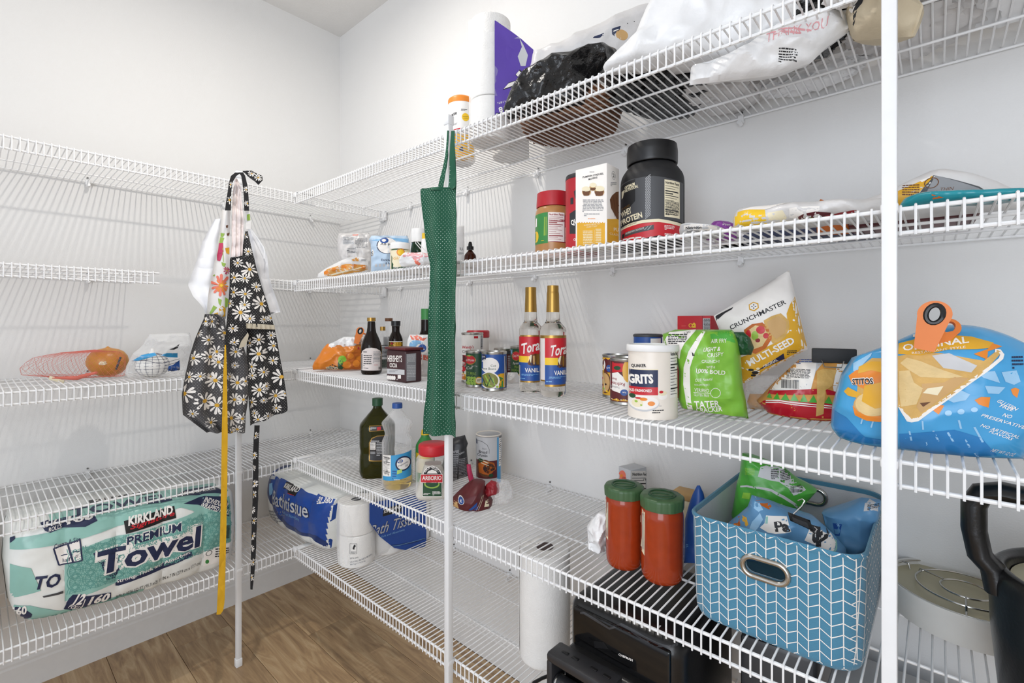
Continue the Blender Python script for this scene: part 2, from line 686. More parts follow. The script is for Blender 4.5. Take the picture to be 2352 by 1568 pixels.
ORD = ['lowest', 'second lowest', 'middle', 'fourth', 'top']
ABOVE = ['near the floor holding the air fryer', 'holding the blue fabric bin and sauce jars', 'holding the two syrup bottles and chip bags',
         'holding the black protein tub', 'piled with plastic bags']
CL = [(.9, 1.2, 1.62), (1.0, 1.38), (.72, 1.2), (.55, 1.0, 1.32, 1.62, 1.98), (.62, .98, 1.33, 1.66, 1.98)]
for i in range(5):
    shelf('wire_shelf', 'white wire shelf on the back wall ' + ABOVE[i], DL + .008, XE, SD, ZR[i], 0, True, ph=X0W, clips=CL[i], joints=(DL + .02,))
LLAB = ['lowest white wire shelf on the left wall under the teal towel pack', 'white wire shelf on the left wall just above the teal towel pack',
        'white wire shelf on the left wall holding the onion', 'short white wire shelf piece on the left wall ending in mid wall',
        'empty top white wire shelf on the left wall behind the hanging aprons']
# along the left wall: local x is world y
YL4 = -1.225
for i in range(5):
    y0, y1 = -2.1, -.004
    if i == 3:
        y1 = -.8696
    shelf('wire_shelf', LLAB[i], y0, y1, DL, ZLV[i], pi / 2, False, ph=YL4, clips=(-1.62, -1.0, -.55, -.16) if i != 3 else (-1.62, -1.0), endcap=(-.012,) if i != 3 else None)
shelf('wire_shelf', 'short white wire shelf piece on the left wall meeting the corner', -.5442, -.004, DL, ZLV[3], pi / 2, False, ph=YL4, clips=(-.17,), endcap=(-.012,))


def post(label, x, y, top):
    t = thing('shelf_post', label, 'post', (x, y, 0))
    obj('pole', rbox(.0175, .0175, top - .03, .0022, .012), 'post', t)
    obj('end_cap', rbox(.0215, .0215, .026, .003, top - .026), 'post', t)
    obj('foot_cap', rbox(.0215, .0215, .03, .003, 0), 'post', t)
    for z in ZR:
        obj('rail_clip', xf(rbox(.02, .02, .014, .003, z - .007), (0, .002, 0)), 'clip', t)


PY = -(SD + RR_ + 2 * WR + .0095)
post('white square post hung with the dark green dotted apron', 1.3714, PY, 1.806)
post('white square post in front of the blue tortilla chip bag', 2.2966, PY, 1.806)
post('white square post hung with the daisy apron, standing free on the floor', .437, -.637, 1.806)


# ---------------------------------------------------------------- things on the shelves
def item(name, label, cat, O, th, parts, dec=None, tgt=(0,), group=None, step=.005, dn='label_print', **kw):
    t = thing(name, label, cat, O, th, group)
    ps = [obj(p[0], p[1], p[2], t, label=p[3] if len(p) > 3 else None) for p in parts]
    if dec:
        decal(t, dec, [ps[i] for i in tgt], dn, step, **kw)
    return t


def ring_can(prof, seg=40):
    """tin can: rim beads at both ends"""
    r, z1 = prof[0][0], prof[-1][1]
    return [(r * .96, 0), (r, .0015), (r, .004), (r * .975, .006), (r * .975, z1 - .006), (r, z1 - .004), (r, z1 - .0012), (r * .955, z1), (r * .93, z1 - .004), (r * .2, z1 - .0045)]


def can(name, label, O, th, prof, mat, dec, group=None):
    r, z1 = prof[0][0], prof[-1][1]
    return item(name, label, 'can', O, th, [('tin_body', lathe(ring_can(prof)), 'tinmetal'),
                ('paper_label', lathe([(r * .985, .0075), (r * .985, z1 - .0075)], 48), mat)], dec, (1,), group)


MT.update({
    'syrup': ('f4f0ea', .03, dict(glass=1, ior=1.33, var=0)), 'clearpet': ('ffffff', .04, dict(film=.07, edge=.5, var=0)), 'oliveoil': ('3a3a10', .06, dict(glass=.55, ior=1.3)),
    'greenglass': ('12351c', .08, dict(glass=.3)), 'darkglass': ('1d1410', .08, dict(glass=.15)), 'amber': ('4a1d0c', .08, dict(glass=.35)), 'vegoil': ('e8c545', .03, dict(glass=.9, ior=1.35)),
    'sauce': ('9c3415', .22, dict(var=.12, vs=70)), 'limecap': ('43623f', .4, {}), 'peanut': ('b98650', .25, dict(var=.06)), 'redlid': ('b81f2b', .4, {}),
    'film': ('ffffff', .12, dict(film=.1, edge=.6, var=0)), 'milkfilm': ('fbfbfb', .25, dict(film=.5, edge=.4, var=.02)), 'palesoy': ('e6dcd8', .55, {}),
    'rice': ('d8d2c4', .6, dict(var=.14, vs=420, bump=(420, .2))), 'foil': ('b9bcc2', .3, dict(metal=.8)), 'charcoal': ('2a2a2d', .38, dict(bump=(60, .06))),
    'whitebag': ('f0f0f0', .3, dict(bump=(45, .1), bd=.004)), 'paperbag': ('d6c8ac', .7, dict(var=.06, bump=(60, .15))), 'blackbag': ('161617', .22, dict(bump=(60, .2), bd=.006)),
    'greybag': ('d9d6d4', .3, dict(bump=(50, .12), bd=.004)), 'wicker': ('7a5238', .7, dict(var=.2, vs=60)), 'rolltissue': ('f2f0ec', .8, dict(bump=(260, .15))),
    'limebag': ('7fb93c', .3, dict(bump=(40, .08))), 'kgreen': ('4da63c', .3, dict(bump=(40, .1))), 'mustard': ('e0a92c', .35, {}), 'redbag': ('b9182a', .22, {}), 'chip': ('d9ae62', .6, dict(var=.14, vs=60, bump=(90, .3))),
    'chippale': ('e6c98f', .6, dict(var=.1, vs=60, bump=(90, .3))), 'bluebag': ('49a2d8', .2, dict(bump=(30, .06))), 'bluebagd': ('2f7fbe', .22, {}), 'palesky': ('9cc9ea', .25, {}),
    'clip_orange': ('e07a2c', .45, {}), 'tealbin': ('4a86a3', .85, dict(bump=(700, .12), sheen=.2)), 'lining': ('cfd1d5', .85, dict(bump=(500, .1))), 'dustyblue': ('5f93bd', .35, dict(bump=(40, .1))),
    'orangebag': ('d97e24', .28, dict(bump=(40, .08))), 'nugget': ('c9691f', .6, dict(var=.15, vs=90)), 'cocoa': ('3f2226', .45, {}), 'pouchteal': ('1f8f9c', .25, {}),
    'towelfilm': ('eef0ec', .16, dict(bump=(26, .06))), 'tealprint': ('93c3b8', .25, {}), 'olive': ('80803a', .5, {}), 'tealring': ('63a097', .3, {}), 'bathblue': ('1f4a9c', .22, {}), 'darkblue': ('16336e', .3, {}),
    'onion': ('cf8d3c', .35, dict(var=.12, vs=25)), 'net': ('d8705f', .6, {}), 'netblue': ('4b7fae', .5, {}), 'garlic': ('efece6', .5, {}),
    'plasticblack': ('131314', .28, dict(bump=(200, .03))), 'gloss': ('0c0c0d', .08, {}), 'potgrey': ('d9d8d3', .35, {}), 'potin': ('b8b092', .35, {}), 'smoke': ('3a3b3e', .35, {}),
    'flourblue': ('b9cfe4', .6, {}), 'breadgold': ('d79a4b', .5, dict(var=.12, vs=40)), 'orangewhite': ('efe6da', .35, {}),
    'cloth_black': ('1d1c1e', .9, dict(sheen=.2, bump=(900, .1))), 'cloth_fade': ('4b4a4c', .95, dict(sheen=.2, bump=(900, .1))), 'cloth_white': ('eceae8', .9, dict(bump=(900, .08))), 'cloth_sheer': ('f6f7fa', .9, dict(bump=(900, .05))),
    'cloth_yellow': ('dfac22', .9, dict(bump=(700, .12))), 'cloth_green': ('1f5a42', .85, dict(bump=(900, .1))), 'dotwhite': ('bcd3c5', .8, {}), 'lace': ('cfc4ae', .9, dict(bump=(600, .3))), 'pinkcloth': ('f0e6e4', .9, {}),
})

# ---- second syrup bottle row, middle shelf
SYR = [('red', 0), ('gold', 0)]


def syrup(label, O, th, prof, dec):
    cap, neck = prof
    b = soften(neck, .006)
    item('syrup_bottle', label, 'bottle', O, th, [('bottle_body', lathe([(b[0][0] * .3, .004), (b[0][0] * .8, .0)] + b[1:], 48), 'syrup'), ('gold_foil_cap', lathe(soften(cap, .002), 32), 'gold')],
         dec, (0,), 'vanilla syrup bottles', step=.0035)



syrup('clear vanilla syrup bottle with gold cap, the one nearer the green bean can', (1.526,-.282,1.0678), .6868, [[(.0165,.2155),(.0149,.2644),(.0149,.2681),(.0149,.2819)],[(.028,.0),(.0303,.005),(.0311,.0326),(.0316,.1504),(.0316,.1717),(.0248,.1817),(.0181,.1892),(.0172,.2153)]], '''p 0 gold -330,288 279,291 279,1537 -330,1537
p 1 red -310,983 279,985 279,1500 -310,1500
p 1 yellow -310,817 -82,818 -82,984 -310,983
p 1 blue -310,330 279,333 279,819 -310,817
p 1 brown -82,773 5,1034 67,1034 128,1059 240,1059 240,737 17,736
p 2 cream -45,947 -8,1021 29,1021 5,798
p 2 tan 54,997 104,997 104,774 67,773
p 2 gold 128,1034 215,1034 215,762 128,761
t 2 petal -251,1021 227,1146 273 .3 .02|Tora
t 2 petal -152,559 210,561 114 0 .02|VANIL
b 2 lblue -246,462 203,464 203,514 -246,512 2
b 2 lblue -291,363 190,365 190,402 -291,400 1''')

syrup('clear vanilla syrup bottle with gold cap, in front of the other one', (1.6144,-.3007,1.0678), .6406, [[(.0168,.2138),(.0155,.2613),(.0146,.2661),(.0146,.281)],[(.0305,.0),(.0334,.0119),(.0337,.0333),(.0337,.152),(.034,.1722),(.0249,.1817),(.0176,.1901),(.0176,.2136)]], '''p 0 gold -318,1479 334,1481 334,1554 -318,1552
p 0 palesoy -304,441 -197,442 -197,1480 -304,1479
p 0 gold -304,401 -197,402 -197,442 -304,441
p 0 gold -197,278 334,284 334,338 -197,332
p 1 red -197,995 334,998 334,1488 -197,1487
p 1 yellow -197,817 120,819 120,997 -197,995
p 1 blue -197,330 334,336 334,821 -197,817
p 1 brown 97,779 167,1025 237,1084 334,1096 334,746 167,745
p 2 cream 120,931 167,1037 202,1049 167,815
p 2 gold 232,1037 271,1038 271,781 237,780
t 2 petal -89,1024 334,1085 269 .3 .02|Tora
t 2 petal 34,564 334,571 117 0 .02|VANIL
b 2 lblue -101,471 320,475 320,531 -101,527 2
b 2 lblue -171,379 306,384 306,424 -171,419 1''')

# ---- cans, middle shelf

can('food_can', 'blue can of cut green beans in front of the red can', (1.4235,-.3175,1.0678), .7631, [(.0357,.0),(.0357,.1074)], 'blue', '''p 0 blue -334,458 369,455 369,1044 -334,1046
p 0 mustard 100,73 318,72 318,481 100,482
p 0 green -40,22 -40,201 139,405 241,354 241,16
p 0 white 279,72 382,71 382,1019 279,1019
c 1 ink 287,85 318,85 318,1006 287,1006
b 1 ink 323,97 359,97 359,993 323,993 26
e 1 petal -117,700 133,700 -117,483
e 1 navy -283,918 -217,918 -283,836
t 2 petal -326,913 -240,923 46 0 0|Great
t 2 dgreen -92,667 46,667 66 0 0|Cut
t 2 dgreen -306,586 46,590 61 0 0|een Beans
e 1 petal -117,291 151,290 -117,56
e 2 olive -130,299 105,298 -130,95
l 3 dgreen 28 -309,356 -219,151
l 3 leaf 36 -245,432 -117,202
l 3 dgreen 23 -143,458 -15,227
l 3 leaf 31 -40,380 11,176
l 3 leaf 31 -270,228 -40,138
l 3 dgreen 23 -92,381 -194,126
p 2 petal 36,201 126,201 126,86 36,86
p 3 peagreen 52,155 113,155 113,98 52,99''', 'vegetable cans')

can('food_can', 'dark green can of sweet peas behind the blue can', (1.3351,-.2972,1.0678), .7985, [(.0338,.0),(.0338,.1055)], 'dgreen', '''e 0 gold -205,793 -38,792 -205,658
e 1 red -211,798 -59,797 -211,679
p 2 leaf -313,902 -232,942 -151,914 -219,888
t 2 petal -318,748 -84,757 70 .1 0|el Monte
t 1 petal -165,595 -3,594 38 0 0|W I T H
t 1 petal -313,509 -135,535 81 .3 0|Cut
t 1 leaf -318,353 -30,356 92 0 0|ET PEAS
e 1 mustard 51,203 165,202 51,95
e 2 cream 51,203 138,203 51,122
b 3 brown -16,169 114,167 114,235 -16,236 2
e 1 peagreen -313,280 -273,279 -313,239
e 1 peagreen -235,279 -194,279 -235,238
e 1 peagreen -157,278 -116,278 -157,238
e 1 peagreen -78,278 -38,277 -78,237
e 1 peagreen -248,206 -208,206 -248,165
e 1 peagreen -170,205 -130,205 -170,165
e 1 peagreen -92,205 -51,204 -92,164
e 1 peagreen -14,204 27,203 -14,163
e 1 peagreen -229,133 -189,132 -229,92
e 1 peagreen -151,132 -111,132 -151,91
e 1 peagreen -73,131 -32,131 -73,91
e 1 peagreen -278,133 -238,133 -278,93
e 1 peagreen -211,59 -170,59 -211,19
e 1 peagreen -132,59 -92,58 -132,18
e 1 peagreen -54,58 -14,58 -54,17
e 1 peagreen -259,60 -219,60 -259,19''', 'vegetable cans')

can('food_can', 'tall white and red chili can beside the green apron', (1.2524,-.2376,1.0678), .8084, [(.0348,.0),(.0348,.1557)], 'petal', '''p 0 petal -350,1548 350,1547 350,84 -350,91
p 0 lgrey 246,1047 320,1047 320,1529 246,1529
b 1 ink 254,1066 313,1066 313,1492 254,1492 14
p 1 red 47,1381 172,1381 172,1547 47,1548
t 1 red -328,1028 32,1041 126 .15 .02|Wendy's
t 1 ink -314,925 -56,923 81 0 0|CHILI
p 0 red -358,866 350,862 350,528 -358,534
e 1 maroon -295,773 -207,773 -295,685
p 0 ink -358,534 -196,532 -196,311 -358,312
p 0 yellow -358,312 -167,311 -167,70 -358,72
e 1 red -277,433 -203,433 -277,352
b 1 red -332,91 -222,90 -222,256 -332,257 4''', None)

item('storage_tub', 'tub with a red screw lid behind the tall chili can', 'tub', (1.1268,-.09,1.0678), .7967, [('tub_body', lathe(soften([(.0386,.0),(.0386,.1328)])), 'petal'), ('red_lid', xf(lathe([(.038, 0), (.0405, .002), (.0405, .022), (.037, .026)], 36, bulge=lambda t, z: 1 + .012 * sin(40 * t)), (0, 0, .1328)), 'redlid')])

can('food_can', 'dark green can of corn half hidden behind the left syrup bottle', (1.3257,-.085,1.0678), .7059, [(.0372,.0),(.0372,.1099)], 'dgreen', '''p 0 lblue -376,818 -299,819 -299,1051 -376,1051
e 0 gold -181,788 -44,788 -181,633
e 1 red -181,788 -63,788 -181,654
t 2 petal -274,747 -97,760 81 .1 0|Del M
t 1 petal -274,508 -97,530 81 .25 0|Farms
t 1 leaf -237,384 -97,385 99 0 0|WH
t 1 leaf -314,291 -97,292 74 0 0|KERN
p 0 yellow -237,167 -51,230 -51,106 -237,121''', 'vegetable cans')

can('food_can', 'brown labelled can behind the blue green bean can', (1.2252,-.06,1.0678), .7422, [(.0362,.0),(.0362,.0981)], 'maroon', '''p 0 dgrey -301,785 422,785 422,935 -301,936
b 1 lgrey 121,212 211,212 211,740 121,740 8''', None)

item('paper_bundle', 'small crumpled white packet between the blue can and the left syrup bottle', 'packet', (1.3645,-.17,1.0678), .7231, [('packet', pill([(-.0175,.0327,.0121,.0327),(-.0202,.0176,.0202,.0176),(-.0148,.0005,.0175,.0005)], .04, crumple=.006, cs=40, seed=3), 'whitebag')])

can('food_can', 'yellow chili beans can behind the upside down can', (1.7411,-.2023,1.0678), .5106, [(.036,.0),(.036,.1074)], 'mustard', '''p 0 maroon -374,986 -318,945 -263,988 -207,947 -138,990 -83,949 300,983 300,690 -374,618
e 1 petal -346,817 -274,818 -346,675
e 2 blue -188,741 -127,742 -188,656
t 3 petal -238,729 -138,748 45 0 0|Great
e 0 brown -290,380 -138,384 -290,112
e 1 tan -290,380 -166,383 -290,148
e 2 red -332,478 -310,478 -332,455
e 2 dbrown -263,338 -238,339 -263,313
e 2 peagreen -310,224 -288,225 -310,199
e 2 yellow -235,170 -210,171 -235,144
e 2 dred -346,308 -324,308 -346,285
l 2 cream 14 -332,563 -277,168''', 'bean cans')

can('food_can', 'upside down refried beans can beside the grits canister', (1.805,-.2739,1.0678), .4924, [(.0364,.0),(.0364,.1068)], 'maroon', '''p 0 red -364,1008 75,1017 75,785 -364,722
e 1 dgreen -189,843 -113,845 -189,797
e 1 mustard 55,784 185,788 55,527
p 0 petal -364,696 -176,753 -63,653 75,643 75,322 -63,265 -364,333
t 2 dred -20,512 -333,528 77 0 0|Refried
t 2 dred -201,610 -333,619 52 0 0|Beans
t 2 grey -131,418 -328,433 41 0 0|Traditional
e 1 blue -37,297 48,300 -37,225
t 2 petal 5,314 -75,316 41 0 0|lue
p 0 mustard -364,164 -277,115 -201,157 -126,108 -50,150 75,116 75,13 -364,21
e 1 cream -308,122 -295,122 -308,109
e 1 cream -206,126 -194,126 -206,113
e 1 cream -105,129 -93,130 -105,116
e 1 cream -5,133 8,134 -5,120''', 'bean cans')

# ---- grits canister, salt, red box

item('grits_canister', 'round cardboard canister of grits at the shelf edge', 'canister', (1.9157,-.3697,1.0678), .4406,
     [('cardboard_body', lathe(soften([(.0486,.0),(.0473,.1308)], .003), 56), 'orangewhite'),
      ('plastic_lid', xf(lathe([(.0506 * 1.0, -.012), (.0506 * 1.012, -.011), (.0506 * 1.012, -.001), (.0506 * .99, .001), (.0506 * .94, .001), (.0506 * .93, -.002), (.0506 * .1, -.002)], 56), (0, 0, .1431)), 'white')],
     '''t 1 ink -399,982 -113,1003 75 0 .03|QUAKER
p 0 navy -496,613 103,636 103,965 -496,948
p 0 cream -496,948 107,965 107,979 -496,962
t 1 petal -457,668 22,703 187 0 .05|GRITS
p 0 red -496,456 103,482 103,636 -496,613
t 1 petal -453,512 -7,535 57 0 .03|OLD FASHIONED
e 0 lgrey -173,302 128,317 -173,151
e 1 petal -173,324 119,338 -173,187
e 2 cream -280,304 -169,309 -280,224
e 2 petal -56,314 71,320 -56,230
e 3 orange -20,316 48,319 -20,272
e 3 orange -162,391 -90,394 -162,360
e 3 dgreen -377,433 -312,435 -377,388
e 3 peagreen -302,336 -271,337 -302,314
e 3 peagreen -205,274 -184,275 -205,258
e 3 red -259,404 -194,407 -259,387
e 0 petal 186,468 274,472 186,394
e 1 cream 186,517 266,520 186,473
e 2 red 161,544 199,546 161,518
n 0 petal 326,420 486,427 486,1339 326,1336 ink
b 1 ink -3,112 207,123 207,207 -3,196 2
b 1 grey 123,264 270,271 270,286 123,279 1''', (0,), None)

item('salt_canister', 'dark blue salt canister behind the grits canister', 'canister', (1.8047,-.16,1.0678), .4494, [('cardboard_body', lathe(soften([(.0346,.0),(.0346,.1528)]), 44), 'blue'), ('metal_rim', xf(lathe([(.0335, -.002), (.036, 0), (.036, .004), (.033, .006), (.028, .003), (.003, .003)], 44), (0, 0, .1528)), 'dgrey')], '''p 0 petal 63,136 374,148 374,1488 63,1485
p 1 ink 146,1290 374,1293 374,1326 146,1323
b 1 lblue -327,1306 -42,1309 -42,1375 -327,1371 1''')

item('tea_box', 'small red carton standing behind the green cracker bag', 'box', (1.907,-.1,1.0678), -.05, [('carton', rbox(.082, .05, .2038, .001), 'red')], '''p 0 coral -302,1784 -185,1785 -185,1793 -302,1793
e 1 yellow -70,1803 -19,1803 -70,1752
e 2 red -70,1803 -36,1803 -70,1769
p 1 yellow -27,1836 15,1878 57,1836 57,1748 -27,1747
e 2 red 1,1803 18,1803 1,1786
p 0 lgrey 230,1646 495,1650 495,1972 230,1974
b 1 ink 246,1659 482,1663 482,1959 246,1960 10
p 0 dred 213,1645 227,1645 227,2028 213,2029''')

# ---- snack bags on the middle shelf

t = item('snack_bag', 'lime green cracker bag standing at the shelf edge beside the grits canister', 'snack bag', (2.0089,-.3,1.0678), .3305,
     [('bag', pill([(-.0695,.1732,.0357,.1738),(-.0944,.1642,.0449,.1655),(-.0921,.1464,.05,.1487),(-.0695,.1203,.052,.1236),(-.0628,.0898,.054,.0943),(-.0628,.0568,.0561,.063),(-.0637,.0282,.0611,.0361),(-.0562,.0122,.0661,.0005)], .085, .42, .45, .2, 34, 40, .007, 20, 4), 'limebag'), ('twisted_top', pill([(.035,.1692,.057,.1694),(.037,.1581,.0688,.1586),(.043,.1383,.0757,.139),(.051,.1242,.0708,.1247)], .03, crumple=.008, cs=40, seed=9), 'dgreen')],
     '''p 0 petal -132,1748 -266,1579 -423,1308 -514,990 -523,651 -476,316 -423,50 -329,57 -381,367 -392,658 -392,995 -308,1288 -183,1558 -117,1692
p 1 petal -918,1456 -798,1675 -277,1736 -497,1464 -561,1327 -593,1145 -907,1434
b 2 ink -820,1435 -455,1442 -455,1644 -820,1641 6
t 2 ink -497,1633 -392,1672 40 0 0|130
p 0 ink -360,1298 -308,1306 -308,1226 -350,1220
p 0 kgreen -39,1737 343,1718 422,1480 163,1563 -19,1561
t 1 petal -19,1472 263,1488 79 .1 0|AIR FRY
t 1 petal -152,1314 143,1332 79 .25 .02|LIGHT &
t 1 petal -80,1210 204,1235 75 .1 0|CRISPY
t 1 petal -179,1102 133,1113 53 0 0|CRUNCH!
t 1 petal -97,994 52,1000 53 0 0|WITH
t 1 petal -283,909 236,876 84 0 .02|100% BOLD
b 1 petal -277,876 224,897 224,930 -277,909 1
t 1 petal -297,730 2,766 57 .2 0|OUR Natural
t 1 petal -308,640 -39,654 44 0 0|NON-GMO PROJECT
t 1 petal -308,524 -49,538 71 0 0|VERIFIED
l 1 petal 9 -329,505 -29,522
t 1 petal -318,438 -49,450 49 0 0|GLUTEN FREE
o 1 petal 9 63,527 88
t 1 petal -308,204 143,257 137 0 .02|TATER
t 1 petal -277,106 193,162 106 0 .02|CRACKER''')
MT['kraftdark'] = ('77521f', .5, {})

t = item('snack_bag', 'white and mustard multi-seed cracker bag leaning at the back', 'snack bag', (2.0812,-.19,1.0678), .2377,
     [('bag', pill([(-.1009,.2016,.0405,.2941),(-.086,.162,.0535,.2379),(-.0635,.0986,.0635,.1823),(-.0458,.0556,.0733,.1341)], .075, .45, .6, .45, 34, 36, .005, 14, 6), 'petal')],
     '''p 0 mustard 502,2400 414,2232 355,2051 394,1688 215,1503 -235,1260 -467,1158 -618,1105 -489,494 -235,581 723,1267 723,1378
p 1 ink -971,2013 -618,2202 -640,2154 -771,2072 -948,1916
t 1 ink -650,1720 355,2251 93 .05 .01|CRUNCHMASTER
p 1 mustard -319,2244 -235,2301 -141,2265 -131,2171 -214,2102 -308,2138
p 2 petal -300,2232 -230,2280 -160,2251 -149,2181 -220,2126 -291,2155
l 3 navy 16 -224,2254 -224,2219
l 3 navy 16 -224,2184 -224,2149
l 3 navy 16 -270,2201 -243,2201
l 3 navy 16 -205,2200 -176,2200
p 1 chip -48,1915 95,2007 255,2063 394,1915 404,1778 335,1596 215,1491 115,1455 13,1637
p 2 tan 13,1892 215,2006 355,1892 335,1687 175,1548 54,1684
p 1 nugget -403,1727 -256,1845 -69,1880 95,1708 95,1546 -7,1359 -193,1238 -340,1304
p 2 chippale -340,1704 -193,1822 -28,1776 34,1591 -69,1404 -235,1330
e 3 red -100,1729 -21,1730 -100,1650
e 3 red -7,1614 42,1615 -7,1558
e 3 red -319,1633 -272,1634 -319,1539
e 3 peagreen -203,1611 -141,1612 -203,1518
e 3 dred -151,1519 -106,1520 -151,1477
t 2 petal -298,976 511,1481 143 0 .03|MULTI-SEED
p 1 navy -172,888 305,1265 325,1152 -256,837
t 2 petal -44,953 211,1113 56 0 .01|ORIGINAL
p 2 mustard 325,1288 550,1441 589,1319 355,1164
b 3 ink 359,1221 531,1227 531,1328 359,1323 3
e 2 ink -276,907 -226,909 -276,883
e 2 ink -203,852 -141,855 -203,819
e 2 cream -151,936 -118,938 -151,913
e 2 ink -235,792 -189,794 -235,768''')

item('cracker_pouch', 'clear crumpled pouch of pale crackers under the multi-seed bag', 'bag', (2.0586,-.16,1.0678), .2506,
     [('crackers', pill([(-.0168,.0333,.019,.0352),(-.0219,.0148,.0271,.0178),(-.0168,.0005,.0214,.0031)], .05, crumple=.006, cs=40, seed=2), 'breadgold'), ('clear_film', pill([(-.0253,.0736,.0393,.0762),(-.0287,.0456,.0328,.0488),(-.0287,.0162,.0352,.0203),(-.0219,.0005,.0312,.0043)], .08, crumple=.01, cs=30, seed=12), 'film')])

t = item('snack_bag', 'clear and red tortilla bag folded over with a black clip', 'snack bag', (2.1533,-.2,1.0678), .176,
     [('bag', pill([(-.0094,.1158,.0797,.119),(-.0239,.1012,.078,.1137),(-.0575,.0634,.0731,.0629),(-.0747,.0411,.0715,.045),(-.0864,.0276,.0682,.0287),(-.067,.0071,.0632,.0087),(-.0239,.0018,.0448,.0005)], .11, .45, .5, .3, 36, 40, .006, 16, 8), 'breadgold')],
     '''p 0 lgrey 13,1296 231,1324 214,1165 297,1139 165,965 81,623 -603,541 -477,766 -334,999 -176,1118
p 1 petal -159,1079 181,1124 165,1005 89,644 -567,558 -441,789 -299,981
b 2 ink -316,787 81,812 81,991 -316,970 9
b 2 blue -176,1058 131,1073 131,1162 -176,1149 3
c 2 ink -396,612 -103,634 -103,786 -396,767
p 0 petal 508,1149 698,1177 604,758 524,598 444,611 427,707
p 1 redbag -603,537 181,660 185,552 -640,466
p 1 redbag 313,664 540,590 540,541 330,554
p 1 redbag -695,337 -441,400 181,404 492,363 444,-69 47,-36 -567,-44 -853,197
p 2 petal -658,350 -441,396 427,347 427,330 -441,375 -662,331
p 2 petal -662,315 -441,359 411,307 411,293 -441,343 -662,298
p 2 kgreen -649,399 -594,494 -549,399
p 2 kgreen -527,397 -459,517 -414,402
p 2 kgreen -401,399 -320,528 -255,404
p 2 kgreen -246,400 -180,539 -107,396
p 2 kgreen -90,390 -25,543 40,393
p 2 kgreen 50,390 128,537 185,394
p 2 kgreen 294,392 366,531 424,372
p 3 chip 181,966 281,1011 492,1003 411,726 313,641 281,186 165,135 181,532''')
item('bag_clip', 'flat black clip on top of the red tortilla bag', 'clip', (2.1533,-.2,1.0678), .176, [('clip_bar', xf(rbox(.07, .012, .027, .002), (.0452,-.02,.1121)), 'mattblack'),
     ('wire_lever', xf(tube([(-.017, -.002, .003), (-.013, -.012, -.008), (.013, -.012, -.008), (.017, -.002, .003)], .0011), (.0432,-.028,.1136)), 'steel')])

